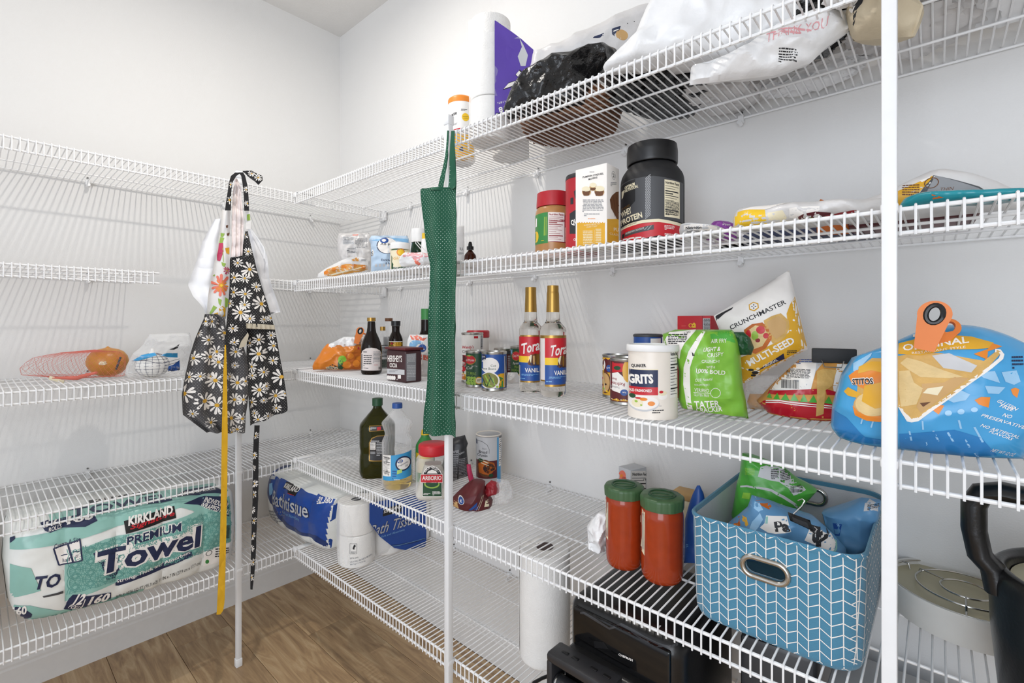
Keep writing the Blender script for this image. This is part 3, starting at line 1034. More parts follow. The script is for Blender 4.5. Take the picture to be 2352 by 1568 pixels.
t = item('snack_bag', 'big blue tortilla chip bag behind the right-hand post', 'snack bag', (2.3448,-.335,1.0678), .001,
     [('bag', pill([(-.0585,.1482,.0985,.1538),(-.102,.1318,.1084,.1375),(-.1172,.103,.113,.1102),(-.1292,.051,.1115,.0769),(-.1311,.0176,.1045,.0427),(-.1208,.0005,.0885,.003)], .15, .4, .5, .3, 50, 50, .011, 9, 11, bow=(.034, .006)), 'bluebag')],
     '''p 0 bluebagd -1203,490 -1031,426 -797,173 -533,158 -546,82 -906,55 -1145,66 -1225,244
p 0 bluebagd -394,285 186,420 457,342 613,105 404,36 -43,-3 -394,44
p 0 palesky 84,850 219,993 340,922 296,842 175,799
p 0 palesky 478,1053 674,1042 613,949 510,953
p 0 palesky 404,1225 572,1251 623,1095 468,1156
p 0 palesky 634,1241 774,1265 813,1125 754,1078 674,1114
p 0 palesky -954,1250 -716,1430 -730,1379 -906,1135 -947,1132
p 0 orange 383,851 447,903 531,904 515,763 425,797
p 0 orange -55,688 -8,755 84,750 27,620
p 0 orange 724,1017 764,1043 803,1025 784,909 744,948
e 0 palesky 124,651 160,655 124,614
e 0 palesky 250,683 285,687 250,647
e 0 palesky 380,724 414,728 380,692
l 0 palesky 19 -282,350 -264,202
l 0 palesky 19 -143,512 -137,387
l 0 palesky 22 -31,387 27,234
l 0 palesky 22 -131,302 -96,143
l 0 palesky 22 118,379 175,251
l 0 palesky 22 274,373 340,188
l 0 palesky 22 230,563 252,445
l 0 palesky 22 383,486 468,285
l 0 palesky 19 -676,490 -716,335
l 0 palesky 19 -810,489 -837,368
l 0 palesky 19 393,108 447,15
p 1 chip -865,1205 -716,1347 -533,1356 -394,1403 -209,1452 50,1463 468,1377 603,1516 644,1488 404,1151 -185,554 -258,528 -394,687 -546,507 -797,641 -892,799
p 1 petal 582,1529 634,1524 669,1460 654,1402 -185,506 -258,481 -307,490 -406,686 -387,712 -282,557 -233,540 -191,561 613,1414 628,1459 613,1487 577,1485
p 2 chippale -381,1300 -307,1384 -161,1344 73,1233 274,1156 130,1130 -161,1123 -282,1210
p 2 tan -149,1030 73,1064 186,1149 329,1145 -161,620 -209,709 -149,873
p 2 chippale -394,1186 -282,1210 -233,1039 -137,968 -209,740 -369,690 -394,881
p 2 lgrey -43,1428 130,1466 404,1314 350,1222 73,1264
p 3 cream -90,972 73,1018 15,889 -137,905
p 3 brown -173,760 -55,789 -137,709
p 3 orange -1003,1060 -906,1152 -716,1198 -546,1160 -546,964 -770,877 -961,961
p 4 mustard -878,1204 -716,1297 -546,1307 -546,1143 -716,1164 -878,1103
p 3 mustard -1059,816 -1003,890 -878,834 -797,791 -824,738 -1003,762
e 3 tan -703,652 -476,678 -703,436
p 4 orange -940,624 -906,493 -770,436 -611,441 -533,476 -533,541 -716,509 -865,549
e 4 chippale -696,686 -488,709 -696,512
p 5 mustard -797,942 -546,1029 -546,670 -663,623 -824,705
t 5 petal -953,925 -682,972 102 .1 .08|STITOS
t 6 ink -944,932 -690,974 84 .1 .03|STITOS
p 1 mustard -406,1572 -161,1658 130,1703 361,1685 572,1609 551,1543 404,1523 130,1512 -161,1422 -406,1427
p 1 orange 372,1462 510,1527 562,1602 654,1561 510,1497 499,1394
p 1 orange -611,1418 -533,1446 -533,1372
t 2 petal -350,1470 334,1602 87 .1 .02|ORIGINAL
t 2 petal -252,1434 296,1536 28 .1 0|RESTAURANT STYLE
p 1 petal -369,1686 186,1750 219,1724 -331,1654
t 1 petal 584,847 764,742 46 .3 .01|GLUTEN
t 1 petal 613,782 734,731 46 .3 .01|FREE
t 1 petal 639,661 719,636 50 .3 .01|NO
t 1 petal 441,643 872,501 43 .3 .01|PRESERVATIVES
t 1 petal 436,505 794,375 43 .3 .01|NO ARTIFICIAL
t 1 petal 520,433 729,350 37 .3 .01|FLAVORS
t 1 petal 541,165 764,105 53 .3 0|NET WT 12 OZ
b 1 navy 734,1262 843,1270 843,1440 734,1435 4''', step=.005, jump=.035, lift=.0006)
_o = (-.0064,-.045,.1487)


def clip_arm(w, h, hole=True):
    """flat clip arm with an eye at its wide top"""
    out = arc(0, h - w / 2, w / 2, -.35, pi + .35, 14)
    out = [(-w * .36, 0)] + [p for p in out[::-1]] + [(w * .36, 0)]
    n = len(out)
    V = [Vector((x, s * .003, z)) for s in (-1, 1) for x, z in out]
    F = [list(range(n)), [n + i for i in range(n)][::-1]] + [[i, n + i, n + (i + 1) % n, (i + 1) % n] for i in range(n)]
    return V, F


def eye(w, h, k=1):
    V = [Vector((w * .25 * cos(i * pi / 10), 0, h - w / 2 + w * .35 * sin(i * pi / 10))) for i in range(20)]
    return V


def eye_plate(w, h):
    out = [(-w * .30, 0)] + arc(0, h - w / 2, w / 2, pi + .35, -.35, 22) + [(w * .30, 0)]
    n = len(out)
    cz = h - w / 2
    inn = []
    for x, z in out:
        t = math.atan2(z - cz, x)
        inn.append((w * .24 * cos(t), cz + w * .34 * sin(t)))
    # ring of quads between the outline and the eye, plus the grip below
    V = [Vector((x, s * .003, z)) for s in (-1, 1) for ring in (out, inn) for x, z in ring]
    F = []
    for s in (0, 1):
        b = s * 2 * n
        for i in range(n - 1):
            q = [b + i, b + i + 1, b + n + i + 1, b + n + i]
            F.append(q if s == 0 else q[::-1])
        q = [b, b + n, b + 2 * n - 1, b + n - 1]
        F.append(q if s == 0 else q[::-1])
    for i in range(n):
        j = (i + 1) % n
        F.append([i, 2 * n + i, 2 * n + j, j])
        F.append([n + i, n + j, 3 * n + j, 3 * n + i])
    return V, F


def bag_clip(label, O, th, w, h, tilt, back=True):
    r = xf(eye_plate(w, h), (0, -.004, 0), (0, tilt, 0))
    ps = [('front_arm', r, 'clip_orange'), ('black_grommet', xf(tube([v + Vector((0, -.001, 0)) for v in eye(w, h)], .0035, 8, True), (0, -.004, 0), (0, tilt, 0)), 'black')]
    if back:
        ps.append(('back_arm', xf(eye_plate(w * .72, h * .72), (.01, .02, .002), (-.45, tilt + .3, 0)), 'clip_orange'))
        ps.append(('spring', xf(tube([(-.006, 0, 0), (.006, 0, 0)], .004, 8), (0, .005, h * .42)), 'steel'))
    return item('bag_clip', label, 'clip', O, th, ps)



bag_clip('orange clip with a black eye on the big blue chip bag', (2.3323,-.415,1.2185), .0155, .036, .068, .22)

# ---- left end of the middle shelf

t = item('snack_bag', 'orange breaded shrimp bag at the left end of the middle shelf', 'snack bag', (.6157,-.3436,1.0678), 1.0739,
     [('bag', pill([(-.0395,.1052,.0839,.1034),(-.0558,.0864,.0929,.0838),(-.0694,.0615,.102,.0576),(-.0864,.0367,.1065,.0314),(-.0923,.0201,.1065,.0141),(-.0907,.0067,.0975,.0005)], .09, .5, .4, .25, 32, 30, .009, 18, 14), 'orangebag'), ('folded_top', pill([(.0195,.1311,.0939,.1304),(-.0092,.115,.103,.1135),(-.039,.1015,.0985,.0992),(-.0442,.0829,.0848,.0804)], .05, crumple=.012, cs=30, seed=15), 'whitebag')],
     '''p 0 dbrown -497,55 -354,190 -211,295 -45,202 121,174 121,-3 -497,20
e 1 lime 142,439 292,435 142,262
e 1 dgreen 88,264 196,260 88,60
e 1 nugget 330,234 541,227 330,47
e 2 orange 309,257 461,252 309,124
e 1 nugget 626,247 840,240 626,46
e 2 orange 647,291 775,287 647,157
e 1 nugget 457,564 652,559 457,386
e 2 orange 436,587 554,584 436,480
e 2 nugget 711,692 883,688 711,557
e 1 red 733,803 775,802 733,687
t 1 cream -436,97 -25,82 97 .2 0|BREADED
l 1 cream 13 -456,172 -211,207 -4,125''')

bag_clip('small orange clip on the breaded shrimp bag', (.671,-.3,1.1726), 1.0406, .03, .066, .3)

_p = [[(.0151,.1912),(.0151,.204)],[(.0306,.0),(.0356,.0043),(.0377,.015),(.0375,.0919),(.0341,.109),(.0256,.1325),(.0168,.1518),(.0143,.1689),(.0136,.1869),(.0126,.1907)]]
item('sauce_bottle', 'dark brown bottle with gold cap and pale label beside the shrimp bag', 'bottle', (.811,-.3211,1.0678), 1.0115, [('glass_body', lathe(soften(_p[1], .004), 44), 'darkglass'), ('gold_cap', lathe(soften(_p[0], .001), 36, bulge=lambda t, z: 1 + .01 * sin(36 * t)), 'gold')], '''p 0 palesoy -350,167 -350,732 -301,859 -188,942 -4,969 181,932 305,848 351,719 351,147
b 1 ink -277,773 -86,770 -86,834 -277,837 1
b 1 ink -269,284 17,277 17,704 -269,709 6
b 1 grey 58,404 305,398 305,827 58,831 9
p 1 red 78,348 222,344 222,357 78,360
b 1 ink -289,221 305,204 305,243 -289,259 1
c 1 ink 243,176 305,174 305,277 243,279''')

_p = [[(.0109,.1533),(.0109,.1695)],[(.0268,.0),(.0268,.1065),(.0253,.1235),(.0109,.1406),(.009,.1529)]]
item('oil_bottle', 'small clear bottle with gold lid behind the dark brown bottle', 'bottle', (.6532,-.17,1.0678), .9896, [('glass_body', lathe(soften(_p[1], .004), 40), 'clearpet'), ('liquid', lathe([(_p[1][0][0] * .9, .004), (_p[1][0][0] * .9, _p[1][-1][1] * .62)], 32), 'greenglass'), ('gold_lid', lathe(soften(_p[0], .001), 32), 'gold')], '''p 0 lgrey -95,380 209,374 209,916 -95,920
b 1 ink -71,404 190,399 190,867 -71,870 9''')

_p = [[(.0158,.1913),(.0158,.2044)],[(.0247,.0),(.0247,.1354),(.021,.1529),(.0143,.1791),(.0136,.1909)]]
item('vinegar_bottle', 'clear bottle with brown cap at the back behind the black capped bottle', 'bottle', (.6073,-.11,1.0678), .9777, [('glass_body', lathe(soften(_p[1], .004), 40), 'clearpet'), ('dark_liquid', lathe([(_p[1][0][0] * .9, .004), (_p[1][0][0] * .9, _p[1][-1][1] * .66)], 32), 'black'), ('brown_cap', lathe(soften(_p[0], .001), 32), 'brown')])

_p = [[(.0173,.1733),(.0178,.1924)],[(.0266,.0),(.0266,.1218),(.0221,.1353),(.0146,.1501),(.0146,.1657),(.0155,.1729)]]
item('sauce_bottle', 'dark sauce bottle with black cap and yellow label behind the cocoa', 'bottle', (.7873,-.2,1.0678), .964, [('glass_body', lathe(soften(_p[1], .004), 40), 'darkglass'), ('black_cap', lathe(soften(_p[0], .001), 32, bulge=lambda t, z: 1 + .012 * sin(30 * t)), 'black')], '''p 0 mustard -289,931 287,924 287,1129 -289,1134
p 0 mustard -289,1134 287,1129 287,459 -289,470
p 1 petal -289,1130 287,1124 287,1143 -289,1148
e 1 maroon -142,1068 -88,1067 -142,1017
e 2 red -142,1068 -115,1068 -142,1040
b 1 dgreen -195,953 -38,951 -38,997 -195,999 1
t 1 maroon -272,829 214,804 120 .1 .02|Siracha
p 1 dgreen -289,746 287,738 287,794 -289,802''')
# cocoa carton

_c = [1.0142,-.3941,1.0678,1.1241,-.399,1.0678,1.0961,-.3367,1.0678]
_a, _b, _d = Vector(_c[:3]), Vector(_c[3:6]), Vector(_c[6:])

_w, _h = (_b - _a).length, .1004
_t = item('cocoa_container', 'dark brown cocoa carton at the front of the middle shelf', 'carton', (1.1241,-.399,1.0678), -.0441, [('carton', xf(rbox(_w, .062, _h, .006, 0, 3, .99), (-_w / 2, .031, 0)), 'cocoa'), ('lid', xf(rbox(_w + .008, .07, .008, .003, 0, 2), (-_w / 2, .031, _h)), 'maroon')], '''t 0 petal -1005,606 -186,638 214 0 .02|HERSHEY'S
t 0 petal -891,435 -457,449 140 0 .03|COCOA
p 0 lgrey -1107,382 12,413 12,255 -1107,218
b 1 grey -912,264 -423,300 -423,368 -912,333 2
b 1 petal -491,53 -240,74 -240,104 -491,83 1
p 0 petal -423,108 -240,123 -240,235 -423,221
e 0 petal -984,100 -905,106 -984,30
e 0 petal -862,106 -784,112 -862,37
e 0 petal -742,112 -665,118 -742,43
e 0 petal -623,118 -547,124 -623,49''')
decal(_t, '''p 0 grey 43,899 396,912 382,54 43,61
b 1 lgrey 60,601 369,582 369,864 60,879 7
b 1 lgrey 60,119 369,92 369,525 60,545 9''', [c for c in _t.children if c.name.startswith('carton')], 'side_print', frame=Matrix.Rotation(pi / 2, 4, 'Z'))

item('sugar_bag', 'white and pink bag of sugar beside the green apron', 'bag', (.9905,-.2456,1.0678), .918, [('bag', pill([(-.031,.1443,.0456,.144),(-.0392,.1261,.0456,.1255),(-.042,.1038,.0456,.103),(-.0125,.0465,.0456,.0456),(-.0145,.0018,.0456,.0005)], .07, .45, .35, .2, crumple=.006, cs=30, seed=21), 'whitebag')], '''p 0 coral -302,1409 -122,1449 160,1324 282,1344 160,1234 -242,1278
e 0 lblue -82,1080 160,1077 -82,895
e 1 petal 100,955 322,952 100,766
e 2 blue 112,988 249,986 112,856
t 3 petal 31,964 201,913 57 0 0|Great
p 0 coral -82,793 485,703 485,517 -82,629
e 1 petal -9,480 120,478 -9,357
t 2 rose -61,497 71,495 57 0 0|pure
t 2 rose -82,407 80,405 66 0 0|sugar''')

_p = [[(.0202,.1983),(.0202,.2397)],[(.0428,.0),(.0428,.0937),(.0407,.1111),(.0274,.1373),(.0212,.1547),(.0202,.1978)]]
item('wine_bottle', 'green foil topped wine bottle standing behind the green apron', 'bottle', (.847,-.1,1.0678), .9031, [('glass_body', lathe(soften(_p[1], .005), 40), 'darkglass'), ('green_foil', lathe(soften(_p[0], .002), 32), 'green')])
# ---------------------------------------------------------------- fourth shelf

_p = [[(.0547,.1907),(.0561,.1934),(.0561,.2189),(.054,.2337)],[(.0681,.0),(.0702,.0121),(.07,.1518),(.0678,.1652),(.061,.1759),(.0559,.1826),(.0505,.1893)]]
item('protein_tub', 'big black protein powder tub with wide screw lid', 'tub', (1.8602,-.2543,1.4201), .4415, [('tub_body', lathe(soften(_p[1], .008), 64), 'mattblack'), ('screw_lid', lathe(soften(_p[0], .003), 64, bulge=lambda t, z: 1 + .004 * sin(60 * t)), 'black')], '''p 0 dgrey -677,1463 -462,1487 28,1485 653,1386 653,521 -677,601
p 1 mattblack -677,1440 -462,1469 -349,1478 -349,997 -677,694
t 2 cream -575,1311 -354,1339 69 0 .03|OPTIMUM
t 2 cream -575,1241 -282,1274 69 0 .03|NUTRITION.
p 2 cream -652,1298 -602,1317 -593,1270 -620,1156 -652,1135
t 2 gold -643,866 -457,905 55 0 0|STANDARD
t 2 cream -652,704 -417,752 142 0 .03|WHEY
t 2 cream -665,530 -193,613 133 0 .03|PROTEIN
p 1 cream -677,484 -462,530 -193,560 137,563 653,487 653,419 137,495 -193,496 -462,460 -677,426
p 1 red -677,433 -462,460 -193,491 137,495 653,424 653,138 137,210 -305,140 -677,111
t 2 ink -643,459 -316,505 32 0 0|SUPPORT & RECOVERY
p 2 dgrey -575,350 38,443 38,340 -575,257
p 2 mattblack -643,331 -586,344 -586,251 -643,242
t 3 petal -556,303 -160,363 41 .1 0|DOUBLE RICH CHOCOLATE
p 3 grey -160,351 -94,416 -65,422 -144,332
p 3 grey -105,337 -27,424 1,429 -69,339
b 2 petal -643,168 38,135 38,192 -643,226 1
b 2 petal 246,318 461,306 461,419 246,431 4
b 2 petal 246,200 461,189 461,243 246,254 2
n 1 cream 254,608 572,589 572,1377 254,1404 ink
b 2 ink 267,635 557,617 557,932 267,953 12
l 1 lgrey 9 -138,1441 -27,1524
l 1 lgrey 9 -138,1407 -27,1489
l 1 lgrey 9 -138,1372 -27,1455
l 1 lgrey 9 -138,1338 -27,1421
l 1 lgrey 9 -138,1303 -27,1386
l 1 lgrey 9 -138,1269 -27,1352
l 1 lgrey 9 -138,1235 -27,1317
l 1 lgrey 9 -138,1200 -27,1283
l 1 lgrey 9 -138,1166 -27,1249
l 1 lgrey 9 -138,1131 -27,1214
l 1 lgrey 9 -138,1097 -27,1180
l 1 lgrey 9 -138,1062 -27,1146
l 1 lgrey 9 -138,1028 -27,1111
l 1 lgrey 9 -138,993 -27,1077
l 1 lgrey 9 -138,959 -27,1043
l 1 lgrey 9 -138,924 -27,1008
l 1 lgrey 9 -138,890 -27,974
l 1 lgrey 9 -138,855 -27,940
l 1 lgrey 9 -138,821 -27,905
l 1 lgrey 9 -138,786 -27,871
l 1 lgrey 9 -138,752 -27,836
l 1 lgrey 9 -138,718 -27,802
l 1 lgrey 9 -138,683 -27,768
l 1 lgrey 9 -138,649 -27,733
l 1 lgrey 9 -138,614 -27,699
l 1 lgrey 9 -138,580 -27,665''', (0,), None)

_p = [[(.0453,.1354),(.0453,.1444),(.0433,.1728)],[(.0459,.0),(.0487,.0058),(.0494,.0155),(.049,.0284),(.0484,.1154),(.0473,.1251),(.0432,.1341)]]
item('peanut_butter_jar', 'peanut butter jar with red lid and green and red label', 'jar', (1.5889,-.2636,1.4201), .6392, [('jar_body', lathe(soften(_p[1], .005), 52), 'peanut'), ('red_lid', lathe(soften(_p[0], .003), 52, bulge=lambda t, z: 1 + .005 * sin(70 * t)), 'redlid')], '''p 0 green -479,1148 -144,1163 -144,373 -479,369
p 0 dred -144,1163 484,1061 484,355 -144,411
p 1 petal -452,1052 -427,1059 -427,846 -465,833
e 1 yellow -444,573 -384,573 -444,431
l 1 leaf 33 -220,1047 -234,570
l 1 leaf 16 -179,1046 -193,570
b 1 yellow -324,424 -198,422 -198,455 -324,457 1
n 1 petal -139,411 273,405 273,1146 -139,1155 dred
t 2 dred -122,928 92,913 49 0 0|Calories
t 2 dred 154,912 268,899 71 0 .03|190
p 1 redlid 281,807 470,803 470,1034 281,1038
p 1 cream 290,413 470,410 470,771 290,774
b 2 ink 295,426 457,424 457,749 295,752 10''', (0,))

_p = [[(.0411,.1748),(.0409,.1786),(.0396,.1849)],[(.0406,.0),(.0406,.1745)]]
item('powder_tin', 'red and black tin behind the pumpkin muffin carton', 'tin', (1.7079,-.3074,1.4201), .5796, [('tin_body', lathe(soften(_p[1], .002), 44), 'redlid'), ('dark_lid', lathe(soften(_p[0], .002), 44), 'charcoal')], '''p 0 charcoal -200,1414 -101,1510 -101,1210 -175,1251
p 0 charcoal -299,917 -101,1010 -101,411 -299,441
p 1 charcoal -279,1129 -212,1127 -212,1277 -279,1279
t 2 petal -244,602 -101,636 150 0 .03|QU
t 2 petal -200,251 -150,257 65 0 0|0''', (0,))

item('muffin_mix_box', 'white and orange pumpkin muffin mix carton beside the protein tub', 'box', (1.776,-.352,1.4201), .03, [('carton', rbox(.079, .056, .178, .0012), 'petal')], '''t 1 ink -206,1559 320,1543 41 0 .02|PUMPKIN STREUSEL
t 1 ink -53,1486 167,1487 41 0 .02|MUFFINS
b 1 grey -34,1648 167,1608 167,1632 -34,1672 1
e 1 tan -107,1236 7,1216 -107,1150
e 2 cream -115,1304 -6,1284 -115,1247
e 1 tan 55,1301 146,1285 55,1236
e 2 cream 61,1359 146,1344 61,1308
e 1 tan 215,1180 335,1159 215,1091
e 2 cream 220,1253 340,1232 220,1193
p 2 brown -212,1278 -4,1246 -42,1149 -179,1167
p 2 brown 93,1220 330,1183 294,1087 130,1110
p 2 brown -25,1311 136,1287 114,1235 -4,1255
b 1 grey -212,800 320,722 320,1000 -212,1086 9
b 1 grey -184,700 220,643 220,713 -184,772 2
b 1 orange -74,626 114,600 114,623 -74,649 1
p 0 mustard -437,9 479,-80 479,493 -437,615
e 1 petal -324,600 -298,596 -324,583
e 1 petal -256,591 -231,587 -256,574
e 1 petal -190,582 -165,578 -190,565
e 1 petal -124,573 -99,570 -124,556
e 1 petal -58,564 -34,561 -58,548
e 1 petal 7,555 31,552 7,539
e 1 petal 72,547 96,544 72,530
e 1 petal 136,538 160,535 136,522
e 1 petal 199,530 223,527 199,514
e 1 petal 262,521 286,518 262,505
e 1 petal 325,513 348,510 325,497
e 1 petal 387,505 410,502 387,489
t 1 cream -170,489 233,479 34 0 0|PUMPKIN BREAD MIX
t 1 cream -102,439 167,436 34 0 0|MAKE IT EASY
l 1 cream 5 93,380 88,40
b 1 cream -198,69 47,44 47,362 -198,392 9
b 1 cream 120,72 260,57 260,378 120,395 9''', (0,))
_mb = [o for o in bpy.data.objects if o.name.startswith('muffin_mix_box')][0]
decal(_mb, '''p 0 mustard -267,-209 914,-83 914,770 -267,575
o 1 grey 7 13,1574 85
t 1 grey -36,1523 72,1548 80 0 0|2
t 1 grey -36,1523 72,1548 80 0 0|2
b 1 grey -124,1297 147,1356 147,1451 -124,1391 3
p 1 brown -157,1011 -51,1126 122,1232 428,1320 428,641 172,647 -99,836
l 2 dbrown 9 -99,1023 72,678
l 2 dbrown 9 -2,1112 147,655
l 2 dbrown 9 122,1184 248,648
t 1 cream 23,352 858,436 80 0 .02|PUMPKIN
t 1 cream -162,256 376,282 47 0 0|CLASSIC''', [c for c in _mb.children if c.name.startswith('carton')], 'side_print', frame=Matrix.Translation((.0395, 0, 0)) @ Matrix.Rotation(pi / 2, 4, 'Z'))

_p = [[(.0064,.0606),(.0058,.0675),(.0039,.0744)],[(.0103,.0503),(.0103,.0601)],[(.0174,.0),(.0187,.0114),(.0174,.0343),(.009,.0446),(.0052,.0492)]]
item('dropper_bottle', 'small brown glass dropper bottle alone on the fourth shelf', 'bottle', (1.3084,-.3,1.4201), .8129, [('glass_body', lathe(soften(_p[2], .003), 36), 'amber'), ('paper_label', lathe([(_p[2][0][0] * 1.02, .003), (_p[2][0][0] * 1.03, .012)], 36), 'cream'), ('cap', lathe(soften(_p[1], .001), 28, bulge=lambda t, z: 1 + .02 * sin(28 * t)), 'black'), ('rubber_bulb', lathe(soften(_p[0], .001), 20), 'black')])

item('squeeze_tube', 'white squeeze tube standing half behind the green apron', 'tube', (1.2585,-.3,1.4201), .8363, [('tube_body', pill([(-.0263,.1288,.0158,.1297),(-.0263,.0749,.0171,.0756),(-.0236,.0261,.0158,.0267),(-.021,.0005,.0132,.0009)], .03, .5, .35, .25, crumple=.001), 'milkfilm'), ('cap', xf(lathe([(.014, 0), (.014, .016)], 24), (0, 0, 0)), 'white')], '''t 1 grey 26,517 131,518 92 0 0|RA
b 1 grey -26,385 131,387 131,453 -26,450 2''', (0,))
# left corner group of the fourth shelf

item('bread_bag', 'flat bag of golden rolls at the left end of the fourth shelf', 'bag', (.6272,-.33,1.4201), 1.065, [('bag', pill([(.0278,.0883,.0648,.0899),(-.0028,.0759,.0898,.0798),(-.033,.059,.093,.0639),(-.0658,.039,.0914,.0446),(-.0894,.0196,.0898,.0253),(-.0924,.0055,.0648,.0102),(-.0835,.0005,.0094,.0032)], .1, .5, .45, .3, crumple=.008, cs=24, seed=31), 'milkfilm')], '''p 0 breadgold -688,214 -569,345 94,563 898,562 898,398 648,291 -330,82 -658,103
p 0 breadgold 308,733 493,839 586,778 555,679 339,670
p 1 cream -509,140 401,380 804,525 820,493 94,240 -449,100
e 1 orangebag -599,217 -515,220 -599,147
e 1 orangebag -330,322 -239,325 -330,258
e 1 orangebag 33,448 137,451 33,390
e 1 orangebag 401,510 506,514 401,458
e 1 orangebag 726,473 820,477 726,389
b 1 grey 648,682 898,693 898,791 648,780 2''')

item('film_bag', 'clear bag with a nutrition panel behind the roll bag', 'bag', (.5175,-.21,1.4201), 1.0406, [('bag', pill([(-.0679,.2058,.0518,.2135),(-.0744,.1838,.0585,.192),(-.0728,.129,.0619,.1361),(-.0614,.0903,.0619,.0961),(-.045,.0517,.0585,.0559),(-.045,.0005,.0585,.0039)], .07, .5, .5, .3, crumple=.01, cs=22, seed=33), 'greybag')], '''n 0 lgrey -522,1567 -86,1588 -86,1903 -522,1880 ink
b 1 grey -53,1415 450,1438 450,1862 -53,1835 8
p 0 coral -153,2005 80,2018 80,1976 -136,1964
b 1 grey -351,1122 14,1137 14,1418 -351,1401 5
l 1 dgrey 21 -368,1313 -53,1240''')

item('flour_bag', 'pale blue paper bag of flour in the left corner', 'bag', (.9114,-.315,1.4201), .9777, [('bag', pill([(-.0582,.1354,.0632,.1402),(-.0665,.1221,.069,.1273),(-.061,.1068,.0719,.1115),(-.0596,.0679,.0733,.0719),(-.0596,.0161,.0719,.019),(-.0596,.0005,.0704,.0031)], .09, .3, .35, .2, crumple=.005, cs=22, seed=34), 'flourblue')], '''p 0 lblue -599,1149 -50,1243 650,1259 706,1117 228,1155 -326,1103
e 0 navy -64,971 276,985 -64,685
e 1 petal -50,972 270,984 -50,700
e 2 blue -147,1139 -8,1145 -147,1036
e 3 petal -160,1139 -89,1142 -160,1093
t 2 ink -284,957 509,901 97 .05 .01|All-Purpose
p 1 petal -748,774 -599,950 -490,755 -517,627 -653,551
b 2 ink -721,549 -517,556 -517,769 -721,761 4
t 1 navy -249,436 117,433 80 0 .01|Enriched
t 1 navy -111,326 312,310 74 0 .01|& Pre-Sifted
e 1 lgrey -422,288 -383,290 -422,237
e 1 lgrey -290,292 -251,293 -290,241
e 1 lgrey -158,296 -119,297 -158,245
e 1 lgrey -25,300 14,301 -25,249
p 1 blue -694,195 -591,198 -591,48 -708,45''')

_p = [[(.0314,.0667),(.0314,.0817),(.0298,.0866)],[(.0298,.0),(.0314,.0054),(.0304,.0664)]]
item('sweetener_tin', 'small green and cream tin with white lid before the flour', 'tin', (1.0631,-.375,1.4201), .9554, [('tin_body', lathe(soften(_p[1], .003), 44), 'cream'), ('white_lid', lathe(soften(_p[0], .003), 44), 'white')], '''p 0 dgreen -268,615 381,637 381,675 -268,652
e 0 orange 16,550 140,554 16,428
e 1 yellow 16,550 109,553 16,460
t 1 mustard -204,305 172,342 90 .1 0|Gluten
p 0 dgreen -268,11 -263,462 -237,383 -248,250 -204,172 -217,92 -88,69 381,161 381,27
t 1 petal -191,40 -36,65 53 0 0|Flour''', (0,))

_p = [[(.0258,.1069),(.0258,.1406),(.0244,.1523)],[(.0282,.0),(.0282,.0703),(.0276,.082),(.0233,.1055)]]
item('oil_jar', 'dark green jar with tall white cap behind the cream tin', 'jar', (1.0224,-.27,1.4201), .918, [('jar_body', lathe(soften(_p[1], .005), 40), 'greenglass'), ('white_cap', lathe(soften(_p[0], .003), 40), 'white')], '''p 0 yellow -302,1514 -191,1532 -275,1430''', (1,))

item('spice_bottle', 'white capped dark spice bottle beside the green apron', 'bottle', (1.1365,-.33,1.4201), .904, [('bottle_body', lathe(soften([(.0143,.0),(.0148,.0363),(.0148,.0698),(.0132,.0977)], .004), 36), 'white'), ('cap', xf(lathe([(.012, 0), (.012, .018)], 24), (0, 0, .0977)), 'yellow')])

item('marshmallow_bag', 'small pink and white crumpled bag at the shelf edge by the apron', 'bag', (1.1777,-.4,1.4201), .9242, [('bag', pill([(-.0346,.0426,.0438,.0445),(-.0443,.0332,.0537,.0354),(-.0491,.0229,.0612,.0251),(-.0479,.0106,.0612,.0127),(-.0419,.0005,.0587,.0023)], .08, .5, .45, .3, crumple=.012, cs=30, seed=37), 'whitebag')], '''p 0 pink -395,317 -176,422 44,416 438,377 487,278 142,244 44,41 -54,189 -152,286 -346,268
p 1 coral -103,262 142,69 93,30 -5,65''')

item('twist_tie', 'white wire tie sticking out of the pink bag', 'tie', (1.2026,-.395,1.4201), .911, [('wire', tube([(x, -.03, z) for x, z in [(.0178,.0424),(.0064,.0459),(-.0076,.0611),(-.0165,.0711),(-.019,.0711),(-.019,.0646),(-.0025,.0457)]], .0013), 'white')])
# right group: pouches lying flat

item('bar_wrapper', 'white snack wrapper with a nutrition panel lying by the protein tub', 'pouch', (1.9898,-.33,1.4201), .3579, [('pouch', pill([(-.0309,.0289,.0,.027),(-.0326,.0209,.0474,.0163),(-.0309,.0047,.0505,.0005)], .11, .45, .45, .35, crumple=.006, cs=26, seed=41), 'lgrey')], '''p 0 petal -227,235 474,135 474,-52 -227,26
t 1 ink -194,137 88,118 43 0 .03|Nutrition
b 1 grey -194,6 435,-32 435,69 -194,111 3''')

item('snack_pouch', 'purple foil pouch poking up behind the shelf lip', 'pouch', (2.0134,-.27,1.4201), .3174, [('pouch', pill([(-.0098,.0431,.0162,.0407),(-.0164,.0368,.0306,.0326),(-.0247,.0227,.0322,.0179),(-.0247,.0048,.0322,.0005)], .05, crumple=.005, cs=30, seed=42), 'violet')], '''t 1 petal 57,271 194,261 62 .1 0|Dippin''')

